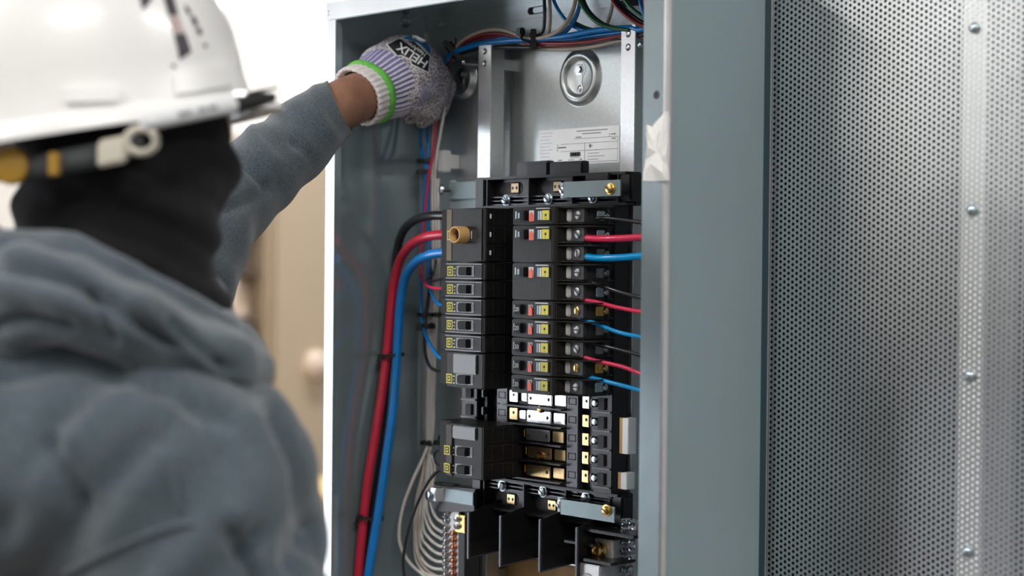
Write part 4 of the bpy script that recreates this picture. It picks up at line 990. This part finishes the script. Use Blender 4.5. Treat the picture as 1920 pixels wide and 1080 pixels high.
bl = [(Hc, .077, .068, .10, (f_h, r_h, UP)), (Hc + f_h * .02 + V((0, 0, -.085)), .05, .045, .042, (f_h, r_h, UP)), (Hc + f_f * .072 + V((0, 0, -.035)), .011, .01, .018, (f_f, r_f, UP)),
      (Hc + r_h * .068 + V((0, 0, -.015)) - f_h * .01, .016, .006, .026, (f_h, r_h, UP))]
for k in range(4):   # fingers of the hidden right hand
    b0 = Rhd + RH * .02 + UP * (.02 - .014 * k); caps += [(b0, b0 + RH * .03 + FH * .01, .009, .009), (b0 + RH * .03 + FH * .01, b0 + RH * .03 + FH * .035, .009, .008)]
caps += [(Rhd + UP * .02, Rhd + UP * .04 + RH * .03, .011, .009)]
union(caps, bl, .006, 4, 'body', 'skin', per)
# black neck gaiter / balaclava with soft diagonal folds
def mask_disp(co, nn):
    q = co - Hc; a = q.dot(f_h); z = q.z
    s = max(-.3, math.sin((z + .5 * a + .022 * noise.noise(q * 11)) * 105)) * .0055 + noise.noise(q * 18) * .007
    return s * (1 if z < -.02 else .4)
union([(P(238, 300, d=1.30), P(228, 470, d=1.30), .078, .070), (P(228, 470, d=1.30), P(228, 640, d=1.32), .069, .078), (P(300, 330, d=1.31), P(300, 420, d=1.31), .05, .045), (P(110, 400, d=1.30), P(150, 520, d=1.30), .034, .05)],
      [(P(236, 290, d=1.30), .083, .076, .09, (f_h, r_h, UP))], .005, 8, 'balaclava', 'mask', per, mask_disp)
# hooded sweatshirt
def to_px(co):
    d = co - CAM; z = d.dot(CF); return 960 + FPX * d.dot(CR) / z, 540 - FPX * d.dot(CU) / z
def seg_dist(p, a, b):
    vx, vy = b[0] - a[0], b[1] - a[1]; t = ((p[0] - a[0]) * vx + (p[1] - a[1]) * vy) / (vx * vx + vy * vy); t = max(0, min(1, t))
    return math.hypot(p[0] - a[0] - t * vx, p[1] - a[1] - t * vy)
def creased(co, nn, lines):
    """cloth folds: grooves (-) and ridges (+) along drawn lines, only on the outer side of the cloth"""
    if nn.dot(CAM - co) < 0: return 0
    p = to_px(co); d = 0
    for amp, wd, pl in lines:
        m_ = min(seg_dist(p, pl[i], pl[i + 1]) for i in range(len(pl) - 1))
        if m_ < 3 * wd: d += amp * math.exp(-(m_ / wd) ** 2)
    return d
BACKFOLDS = [(-.011, 16, [(98, 835), (130, 890), (150, 955)]), (-.008, 30, [(10, 985), (110, 800), (230, 705)]), (-.008, 34, [(60, 1090), (190, 915), (310, 800)]),
    (-.010, 22, [(505, 790), (545, 880), (560, 960), (550, 1040)]), (-.015, 13, [(425, 1000), (458, 1034), (478, 1000)]), (-.013, 15, [(455, 1030), (470, 1060), (488, 1090)]), (-.009, 14, [(560, 1070), (590, 985)]),
    (.007, 30, [(40, 930), (170, 770), (260, 700)]), (.007, 26, [(470, 790), (515, 880), (525, 960)]), (.005, 34, [(200, 1000), (300, 860)]), (-.006, 20, [(360, 760), (410, 850), (430, 930)]), (-.008, 20, [(0, 700), (90, 690), (200, 700), (330, 740), (420, 790)])]
ARMFOLDS = [(-.006, 9, [(430, 270), (470, 310), (505, 345)]), (-.004, 9, [(525, 180), (540, 230), (560, 270)]), (-.004, 8, [(560, 260), (590, 300)]), (.003, 14, [(470, 240), (520, 300)]), (.003, 12, [(590, 160), (600, 220), (630, 260)]), (-.005, 12, [(430, 390), (480, 370), (530, 350)])]
HOODFOLDS = [(-.012, 13, [(-20, 500), (60, 512), (140, 532), (200, 560), (270, 612), (330, 648)]), (-.009, 11, [(175, 545), (190, 590), (205, 640)]), (-.009, 14, [(-10, 612), (60, 600), (120, 612)]), (.006, 18, [(0, 545), (100, 560), (170, 585)]), (-.010, 12, [(330, 600), (390, 660), (430, 690)]), (.005, 18, [(250, 570), (330, 620), (400, 670)])]
def fold(co, nn):
    q = co
    d = noise.noise(q * 9) * .007 + noise.noise(q * 21 + V((5, 1, 3))) * .003
    # long soft drape folds running down the back and shoulder
    w1 = q - Rsh; ph = (w1.dot(RH) * .72 - w1.z * .55) * 62 + 4.5 * noise.noise(q * 4.2)
    d += math.exp(-(w1.length / .33) ** 2) * (max(0, math.sin(ph)) ** 1.5) * .013 * (.3 + .7 * abs(noise.noise(q * 3 + V((2, 2, 2)))) * 2)
    d += creased(co, nn, BACKFOLDS + ARMFOLDS)
    ax = (Lwr - Lel).normalized(); t = (q - Lel).dot(ax); dist = ((q - Lel) - ax * t).length
    if -.08 < t < .27 and dist < .1: d += (noise.noise(V((t * 26, dist * 8, q.z * 9)) + V((3, 1, 7)))) * .0045 - .001
    return d
bust = chest + V((0, 0, .02))
hood = [P(u, v, d=dd) for u, v, dd in ((-110, 600, 1.24), (-30, 572, 1.18), (60, 560, 1.15), (150, 572, 1.14), (240, 606, 1.14), (325, 652, 1.16), (400, 690, 1.195))]
rim = [P(u, v, d=dd) for u, v, dd in ((-60, 455, 1.25), (30, 466, 1.2), (130, 488, 1.185), (225, 522, 1.18), (315, 575, 1.19), (395, 632, 1.23), (428, 630, 1.3))]
back = [P(u, v, d=dd) for u, v, dd in ((-120, 690, 1.22), (-30, 655, 1.18), (50, 640, 1.165))]
hc = [(Nk + V((0, 0, -.04)), bust, .10, .14), (bust, waist, .148, .15), (waist, hips + V((0, 0, -.06)), .15, .155),
      (bust + V((0, 0, .07)), Rsh, .085, .082), (bust + V((0, 0, .07)), Lsh, .08, .08), (Rsh, Rel, .083, .066), (Rel, Rwr, .06, .045),
      (Lsh, Lel, .078, .06), (Lel, P(600, 228, d=1.823), .055, .0345), (P(600, 228, d=1.823), P(641, 194, d=1.85), .034, .0305),
      (P(120, 760, d=1.25), P(40, 900, d=1.25), .09, .12), (Rsh, P(60, 860, d=1.21), .083, .1), (P(60, 860, d=1.21), P(-160, 940, d=1.3), .1, .13), (P(240, 775, d=1.21), P(60, 800, d=1.22), .075, .085), (P(330, 800, d=1.2), P(420, 900, d=1.22), .06, .07), (P(420, 880, d=1.24), P(470, 1000, d=1.24), .055, .06)]
union(hc, [], .0055, 22, 'hoodie', 'fleece', per, fold, (P(637, 197, d=1.85), (CR * .894 + CU * .447).normalized()))
def hoodfold(co, nn): return creased(co, nn, HOODFOLDS) + noise.noise(co * 11) * .009 + noise.noise(co * 26) * .005 - .0045 * max(0, math.sin((co.z + .35 * (co - Nk).dot(RH)) * 90 + 3 * noise.noise(co * 8)))
hd = []
for ch, r0, r1 in ((hood, .033, .033), (rim, .017, .02), (back, .028, .026)):
    for i in range(len(ch) - 1): hd.append((ch[i], ch[i + 1], r0 + (r1 - r0) * i / len(ch), r0 + (r1 - r0) * (i + 1) / len(ch)))
hd += [(P(425, 640, d=1.3), P(440, 700, d=1.25), .024, .026), (P(400, 690, d=1.2), P(437, 705, d=1.24), .03, .024)]
union(hd, [], .004, 2, 'hood', 'fleece', per, hoodfold)
# seams
def on_surface(o, u, v, lift=.0012):
    r = CF + CR * ((u - 960) / FPX) - CU * ((v - 540) / FPX)
    tr = BV[o]; hit = tr.ray_cast(CAM, r.normalized())
    return (hit[0] + hit[1] * lift) if hit[0] else None
BV = {}
def bvh(o):
    base = ABS[o]; me = o.data
    BV[o] = BVHTree.FromPolygons([v.co + base for v in me.vertices], [tuple(p.vertices) for p in me.polygons])
hoodie = [o for o in per.children if o.name.startswith('hoodie')][0]; bvh(hoodie)
for pts in (((255, 672), (285, 740), (305, 820), (322, 890), (338, 960)), ((120, 1075), (200, 1035), (280, 1003), (350, 985), (415, 1000), (445, 1040), (458, 1080))):
    q = [on_surface(hoodie, u, v, .0005) for u, v in pts]; q = [x for x in q if x]
    MB().tube(spline(q, 6), .0022, 8).build('seam', 'fleece', hoodie, smooth=True)
for hp, kn, an in legs:
    union([(hp, kn, .095, .07), (kn, an + V((0, 0, .02)), .068, .06)], [], .008, 4, 'trouser_leg', 'trousers', per)
    union([(an, an + f_t * .15 + V((0, 0, -.055)), .05, .042), (an + V((0, 0, -.06)), an + f_t * .14 + V((0, 0, -.062)), .038, .038)], [], .006, 4, 'boot', 'boot', per)

# glove
gl = empty('glove', G0); gl.parent = per; gl.location = G0 - ABS[per]; ABS[gl] = G0
def loft(secs, n, mod=None, m='glove_knit', name='x', cap=False, m2=None):
    mb = MB(); rings = []
    for s, w_, h_, off in secs:
        ring = []
        for k in range(n):
            th = 2 * math.pi * k / n; e = 1 + (mod(k, n) if mod else 0)
            c, sn = math.cos(th), math.sin(th); sup = lambda x: math.copysign(abs(x) ** .88, x)
            ring.append(mb.bm.verts.new(G0 + A * s + nB * off + e1 * w_ * e * sup(c) + nB * h_ * e * sup(sn)))
        rings.append(ring)
    for a_, b__ in zip(rings, rings[1:]):
        for k in range(n): mb.bm.faces.new((a_[k], a_[(k + 1) % n], b__[(k + 1) % n], b__[k]))
    if cap: mb.bm.faces.new(rings[-1])
    o = mb.build(name, m, gl, smooth=True, auto=180)
    if m2:
        o.data.materials.append(MATS[m2])
        for p in o.data.polygons:
            k = p.index % n
            p.material_index = 1 if (k % 4) in (0, 1) else 0
    return o
rib = lambda k, n: .018 * (1 if k % 4 < 2 else -1)
hem = loft([(.006, .0285, .026, 0), (.0, .031, .0285, 0), (.0, .0345, .031, 0), (.004, .0352, .0315, 0), (.018, .0345, .031, 0)], 120, rib, 'glove_hem', 'hem')
band = loft([(.0165, .034, .0305, 0), (.0165, .0368, .0332, 0), (.019, .038, .0342, 0), (.0225, .038, .0342, 0), (.0245, .0368, .0332, 0), (.0245, .034, .0305, 0)], 72, None, 'glove_band', 'green_band')
cuff = loft([(.0235, .0345, .031, 0), (.034, .0372, .0338, .0), (.042, .0392, .0355, .001), (.052, .0412, .0368, .002)], 160, rib, 'glove_violet', 'ribbed_cuff', m2='glove_rib')
# hand part with curled fingers
def S(s, a, h): return G0 + A * s + e1 * a + nB * h
hb = []
hcap = [(S(.05, -.012, .001), S(.062, -.014, .003), .0285, .031), (S(.05, .012, .001), S(.062, .014, .003), .0285, .031), (S(.062, -.016, .004), S(.1, -.018, .002), .031, .027), (S(.062, .016, .003), S(.1, .018, -.002), .0305, .027), (S(.062, 0, .006), S(.105, 0, .004), .033, .030)]
hb = [(S(.084, -.002, .006), .043, .046, .040, (A, e1, nB)), (S(.062, -.017, .006), .031, .03, .031, (A, e1, nB)), (S(.098, .004, -.018), .034, .042, .03, (A, e1, nB))]
for k, (a_, L) in enumerate(((-.030, .86), (-.0105, 1.0), (.0095, .98), (.0285, .9))):
    k0 = S(.104, a_, .004); k1 = S(.123, a_ * 1.0, -.014 * L); k2 = S(.118, a_ * .97, -.046 * L); k3 = S(.09, a_ * .93, -.052 * L)
    hcap += [(k0, k1, .0128, .0112), (k1, k2, .0112, .0102), (k2, k3, .0102, .0092)]
hcap += [(S(.066, .030, -.014), S(.092, .034, -.034), .0145, .012), (S(.092, .034, -.034), S(.112, .018, -.052), .0118, .0105)]
hand = union(hcap, hb, .0026, 6, 'hand', 'glove_knit', gl, lambda co, nn: noise.noise(co * 60) * .0014)
bvh(hand)
def hit(u, v, lift=.0007):
    q = on_surface(hand, u, v, lift)
    return q if q else P(u, v, d=1.86)
def decal(outline, name, m, parent, lift):
    mb = MB(); n = len(outline)
    cu_ = sum(p[0] for p in outline) / n; cv_ = sum(p[1] for p in outline) / n
    rings = []
    for f in (1, .75, .5, .25):
        ring = []
        for i in range(n):
            for j in range(4):
                a_, b__ = outline[i], outline[(i + 1) % n]; u = a_[0] + (b__[0] - a_[0]) * j / 4; v = a_[1] + (b__[1] - a_[1]) * j / 4
                ring.append(mb.bm.verts.new(hit(cu_ + (u - cu_) * f, cv_ + (v - cv_) * f, lift)))
        rings.append(ring)
    N = len(rings[0])
    for a_, b__ in zip(rings, rings[1:]):
        for k in range(N): mb.bm.faces.new((a_[k], a_[(k + 1) % N], b__[(k + 1) % N], b__[k]))
    c_ = mb.bm.verts.new(hit(cu_, cv_, lift))
    for k in range(N): mb.bm.faces.new((rings[-1][k], rings[-1][(k + 1) % N], c_))
    return mb.build(name, m, parent, smooth=True, auto=180)
white_o = [(724, 84), (747, 73), (764, 67), (780, 66), (797, 75), (808, 92), (807, 108), (803, 138), (771, 123), (768, 112), (752, 106), (744, 107)]
decal(white_o, 'logo_border', 'patch_white', gl, .0006)
decal([(727, 84.5), (748, 74), (777, 79.5), (805, 106), (802, 135), (772.5, 121), (769.5, 111), (752, 104), (745, 105)], 'logo_field', 'patch_black', gl, .0009)
decal([(754, 72.5), (765, 69), (780, 68), (796, 76.5), (806.5, 93), (806, 104), (795, 90), (778, 78)], 'logo_arc', 'patch_blue', gl, .0009)
tx = (-.87, -.49, 0); ty = (-.46, .84, 0)
wf = lambda q: hit(q.x, q.y, .0019)
text_mesh('HELIX', 23.5, (773, 105, 0), (-.82, -.56, 0), (-.5, .74, 0), 'logo_letters', 'patch_white', gl, warp=wf, thick=.5)
text_mesh('HexArmor', 11, (776.5, 91.5, 0), (-.82, -.57, 0), (-.57, .82, 0), 'logo_letters', 'patch_white', gl, warp=wf, thick=.2)

# ------------------------------------------------------------------ hard hat
tilt = math.radians(10.5)
O = P(140, 262, d=1.305)
hf = (f_h * math.cos(tilt) + UP * math.sin(tilt)).normalized(); hu = (UP * math.cos(tilt) - f_h * math.sin(tilt)).normalized(); hr = r_h
hat = empty('hard_hat', O, 'white hard hat with dark lettering worn by the worker', 'hard hat')
aF, bS, HT = .135, .110, .168
def shell_pt(th, h, grow=0):
    c, s = math.cos(th), math.sin(th)
    if h > .03: k = max(0, 1 - ((h - .03) / (HT - .03)) ** 2.35) ** (1 / 2.25)
    else: k = 1 + .035 * (1 - h / .03)
    ridge = .004 * math.exp(-(s / .12) ** 2) * min(1, h / .05) if h > .05 else 0
    return O + hf * c * (aF * k + grow) + hr * s * (bS * k + grow) + hu * (h + ridge)
n = 96
hs = [0, .006, .012, .02, .03, .045, .06, .075, .09, .105, .118, .13, .14, .149, .156, .161, .164]
mb = MB(); rings = [[mb.bm.verts.new(shell_pt(2 * math.pi * k / n, h)) for k in range(n)] for h in hs]
top = mb.bm.verts.new(O + hu * HT)
inner = [[mb.bm.verts.new(shell_pt(2 * math.pi * k / n, h, -.003)) for k in range(n)] for h in (0, .03, .09, .13, .15)]
for a_, b__ in list(zip(rings, rings[1:])) + list(zip(inner, inner[1:])) + [(rings[0], inner[0])]:
    for k in range(n): mb.bm.faces.new((a_[k], a_[(k + 1) % n], b__[(k + 1) % n], b__[k]))
for k in range(n): mb.bm.faces.new((rings[-1][k], rings[-1][(k + 1) % n], top))
mb.bm.faces.new(inner[-1])
shell = mb.build('shell', 'helmet', hat, smooth=True, auto=70); bvh(shell)
# brim: wide peak at the front, narrow lip round the rest
mb = MB(); rows = []
for k in range(n):
    th = 2 * math.pi * k / n; c, s = math.cos(th), math.sin(th)
    fw = max(0, c) ** 3
    ext = .008 + .013 * fw; drop = .002
    r1 = shell_pt(th, .016 - .003 * (1 - fw), -.001); out = (hf * c * aF + hr * s * bS).normalized()
    tip = shell_pt(th, .002, 0) + out * ext - hu * drop
    rows.append([mb.bm.verts.new(q) for q in (r1, shell_pt(th, .009, 0) + out * ext * .5, tip + hu * .002, tip - hu * .0022, shell_pt(th, .0, -.001) - hu * .001)])
for k in range(n):
    a_, b__ = rows[k], rows[(k + 1) % n]
    for j in range(4): mb.bm.faces.new((a_[j], a_[j + 1], b__[j + 1], b__[j]))
mb.build('brim', 'helmet', hat, smooth=True, auto=60)
def patch(obj, grid, name, m, parent, lift, thick=.0):
    """surface patch over pixel grid rows [[(u,v)..]..] pressed on obj"""
    mb = MB(); vs = []; bs = []
    for row in grid:
        r1, r2 = [], []
        for u, v in row:
            q = on_surface(obj, u, v, lift); q0 = on_surface(obj, u, v, lift - thick - .0004)
            if q is None: q = q0 = P(u, v, d=1.3)
            r1.append(mb.bm.verts.new(q)); r2.append(mb.bm.verts.new(q0))
        vs.append(r1); bs.append(r2)
    R_, C_ = len(vs), len(vs[0])
    for i in range(R_ - 1):
        for j in range(C_ - 1): mb.bm.faces.new((vs[i][j], vs[i][j + 1], vs[i + 1][j + 1], vs[i + 1][j]))
    for i in range(R_ - 1):
        for j in (0, C_ - 1): mb.bm.faces.new((vs[i][j], vs[i + 1][j], bs[i + 1][j], bs[i][j]))
    for j in range(C_ - 1):
        for i in (0, R_ - 1): mb.bm.faces.new((vs[i][j], vs[i][j + 1], bs[i][j + 1], bs[i][j]))
    return mb.build(name, m, parent, smooth=True, auto=50)
def lerp_grid(L, R_, nr=8, nc=5):
    def at(poly, t):
        f = t * (len(poly) - 1); i = min(int(f), len(poly) - 2); g_ = f - i
        return (poly[i][0] + (poly[i + 1][0] - poly[i][0]) * g_, poly[i][1] + (poly[i + 1][1] - poly[i][1]) * g_)
    return [[tuple(at(L, i / (nr - 1))[k] * (1 - j / (nc - 1)) + at(R_, i / (nr - 1))[k] * j / (nc - 1) for k in (0, 1)) for j in range(nc)] for i in range(nr)]
patch(shell, lerp_grid([(125, 166), (124, 194)], [(220, 164), (221, 192)]), 'accessory_slot', 'helmet', hat, .004, .006)
patch(shell, lerp_grid([(322, 142), (326, 180)], [(428, 120), (430, 162)], 8, 8), 'accessory_slot', 'helmet', hat, .004, .006)
patch(shell, lerp_grid([(252, -40), (262, 0), (267, 18)], [(300, -40), (284, 0), (270, 17)]), 'lettering', 'helmet_ink', hat, .0008)
patch(shell, lerp_grid([(292, -40), (307, 0), (316, 30)], [(318, -40), (326, 0), (334, 28)]), 'lettering', 'helmet_ink', hat, .0008)
patch(shell, lerp_grid([(316, 30), (326, 66)], [(334, 28), (346, 62)]), 'lettering', 'helmet_pink', hat, .0008)
patch(shell, lerp_grid([(326, 66), (332, 90), (336, 113)], [(346, 62), (353, 82), (358, 98)]), 'lettering', 'helmet_ink', hat, .0008)
for L_, R2 in (([(344, 12), (352, 28)], [(350, 12), (358, 26)]), ([(357, 32), (364, 50)], [(364, 30), (371, 48)]), ([(366, 54), (372, 66)], [(373, 52), (379, 63)]), ([(380, 84), (383, 90)], [(385, 82), (388, 88)]), ([(320, 122), (323, 128)], [(327, 120), (329, 127)])):
    patch(shell, lerp_grid(L_, R2, 4, 3), 'lettering', 'helmet_ink', hat, .0008)
# suspension pieces hanging under the shell
kn_ = P(22, 312, d=1.205)
MB().lathe(kn_, -CF, [(0, .008), (.006, .008), (.0125, .006), (.0135, 0), (.0125, -.006)], 20).build('ratchet_knob', 'yellow_plastic', hat, smooth=True)
MB().tube(spline([P(-40, 318, d=1.235), P(40, 318, d=1.215), P(110, 305, d=1.205), P(190, 290, d=1.21), P(260, 268, d=1.225)], 6), .009, 10).build('headband', 'strap', hat, smooth=True)
MB().obox(P(102, 308, d=1.193), RH, FH, UP, (.0035, .004, .008)).build('headband_tab', 'yellow_plastic', hat, bevel=.001)
MB().obox(P(212, 284, d=1.2), (RH + UP * .2).normalized(), FH, UP, (.0105, .005, .0095)).build('suspension_clip', 'ivory', hat, bevel=.002)
cr_ = P(265, 264, d=1.2); rp = [cr_ + (RH * math.cos(2 * math.pi * k / 24) * .0105 + UP * math.sin(2 * math.pi * k / 24) * .0085) for k in range(25)]
MB().tube(rp, .003, 8, False).build('chin_strap_ring', 'ivory', hat, smooth=True)
MB().tube(spline([P(424, 215, d=1.31), P(427, 245, d=1.31), P(424, 275, d=1.315)], 5), .0035, 8).build('chin_strap', 'ivory', hat, smooth=True)
# marker pen tucked along the brim
pa, pb = P(268, 232, d=1.165), P(516, 181, d=1.27)
pen = empty('marker_pen', pa, 'white and black marker pen tucked along the brim of the hard hat', 'pen')
dv = (pb - pa).normalized(); L_ = (pb - pa).length
MB().lathe(pa, dv, [(0, 0), (.0035, 0), (.0052, .004), (.0055, .04), (.006, L_ * .66)], 18).build('barrel', 'pen_white', pen, smooth=True)
MB().lathe(pa + dv * L_ * .66, dv, [(.0064, 0), (.0062, .012), (.0055, .028), (.0038, L_ * .32), (.0015, L_ * .34), (0, L_ * .34)], 18).build('cap', 'pen_black', pen, smooth=True)
MB().obox(pa + dv * L_ * .9 + UP * .0062 - CF * .002, dv, dv.cross(UP).normalized(), UP, (.016, .0016, .0012)).build('pocket_clip', 'pen_black', pen, bevel=.0005)
side = (-CF - dv * (-CF).dot(dv)).normalized()
for k, (f0, f1) in enumerate(((.22, .26), (.27, .31), (.36, .42), (.44, .5))):
    MB().obox(pa + dv * L_ * (f0 + f1) / 2 + side * .0056, dv, dv.cross(side), side, ((f1 - f0) * L_ / 2, .0016, .0004)).build('print_mark', 'ink_grey', pen)

# ------------------------------------------------------------------ far background along the left wall
def bgbox(name, u0, u1, v0, v1, X, dx, m, label, cat, grp=None):
    a_ = P(u0, v0, X=X); b__ = P(u1, v1, X=X)
    t_ = empty(name, (X - dx / 2, (a_.y + b__.y) / 2, b__.z), label, cat, grp)
    return t_, a_, b__
XB = -2.3
ya_, yb__ = P(500, 500, X=XB).y, P(760, 500, X=XB).y; zt_ = P(550, 262, X=XB).z
t = empty('locker', (XB - .25, (ya_ + yb__) / 2, FLOOR_Z), 'tall beige steel locker standing beside the shelf of pale parts', 'locker')
MB().box((XB - .5, ya_, FLOOR_Z), (XB, yb__, zt_)).build('locker_body', 'locker_beige', t, bevel=.01)
MB().box((XB, ya_ + .02, FLOOR_Z + .08), (XB + .015, (ya_ + yb__) / 2 - .005, zt_ - .03)).build('locker_door', 'locker_beige', t, bevel=.004)
MB().box((XB, (ya_ + yb__) / 2 + .005, FLOOR_Z + .08), (XB + .015, yb__ - .02, zt_ - .03)).build('locker_door', 'locker_beige', t, bevel=.004)
MB().lathe(P(592, 685, X=XB + .015), (1, 0, 0), [(0, .03), (.03, .028), (.04, .015), (.042, 0)], 20).build('door_dial', 'pale_box', t, smooth=True)
yc_, yd_ = P(300, 500, X=XB).y, P(438, 500, X=XB).y
t = empty('locker', (XB - .25, (yc_ + yd_) / 2, FLOOR_Z), 'beige steel locker on the other side of the shelf, behind the worker', 'locker')
MB().box((XB - .5, yc_, FLOOR_Z), (XB, yd_, zt_)).build('locker_body', 'locker_beige', t, bevel=.01)
MB().box((XB, yc_ + .02, FLOOR_Z + .08), (XB + .015, yd_ - .02, zt_ - .03)).build('locker_door', 'locker_beige', t, bevel=.004)
MB().box((XB + .015, P(395, 560, X=XB).y, P(395, 610, X=XB).z), (XB + .03, P(436, 560, X=XB).y, P(395, 520, X=XB).z)).build('door_notice', 'pale_box', t, bevel=.003)
t = empty('open_shelf', (XB - .3, (yd_ + ya_) / 2, FLOOR_Z), 'narrow dark brown open shelf between the two beige lockers', 'shelf')
MB().box((XB - .45, yd_ + .002, FLOOR_Z), (XB - .4, ya_ - .002, zt_)).build('back_board', 'shelf_brown', t)
shelf_v = (428, 505, 600, 660, 762, 860, 960)
for v in shelf_v:
    z = P(470, v, X=XB - .1).z
    MB().box((XB - .4, yd_ + .002, z - .02), (XB - .03, ya_ - .002, z)).build('shelf_board', 'shelf_brown', t, bevel=.003)
MB().box((XB - .02, yd_ + .002, P(470, 392, X=XB).z), (XB - .004, ya_ - .002, zt_)).build('top_panel', 'locker_beige', t)
for j, (v, u, hw, hh, m, nm, tx_) in enumerate(((505, 474, .028, .05, 'pale_box', 'pale_box', 'small pale carton on the second shelf board'), (600, 480, .04, .075, 'pale_box', 'pale_box', 'pale rounded carton on the third shelf board'), (660, 488, .03, .05, 'pale_box', 'pale_box', 'pale carton on the fourth shelf board'), (762, 482, .03, .06, 'leaf', 'green_bottle', 'olive green bottle-like container low on the shelf'), (428, 480, .036, .055, 'pale_box', 'pale_box', 'pale carton on the topmost shelf board'))):
    c = P(u, v, X=XB - .1); z = P(470, v, X=XB - .1).z
    c.y = max(yd_ + hw + .006, min(ya_ - hw - .006, c.y))
    tt = empty(nm, (c.x, c.y, z), tx_, 'box')
    MB().box((c.x - hw, c.y - hw, z), (c.x + hw, c.y + hw, z + hh * 1.3)).build('carton', m, tt, bevel=.012)
    MB().box((c.x - hw * .9, c.y - hw * .9, z + hh * 1.3), (c.x + hw * .9, c.y + hw * .9, z + hh * 1.3 + .012)).build('lid', m, tt, bevel=.004)
c = P(600, 932, X=-1.7); e = P(560, 932, X=-1.7)
t = empty('wooden_crate', (-1.9, c.y, FLOOR_Z), 'pale pine crate on the floor in front of the beige locker', 'crate')
for k in range(6):
    z1_ = c.z - k * .16
    MB().box((-2.1, e.y - .3, max(FLOOR_Z, z1_ - .15)), (-1.7, c.y + .25, z1_)).build('plank', 'pine', t, bevel=.006)
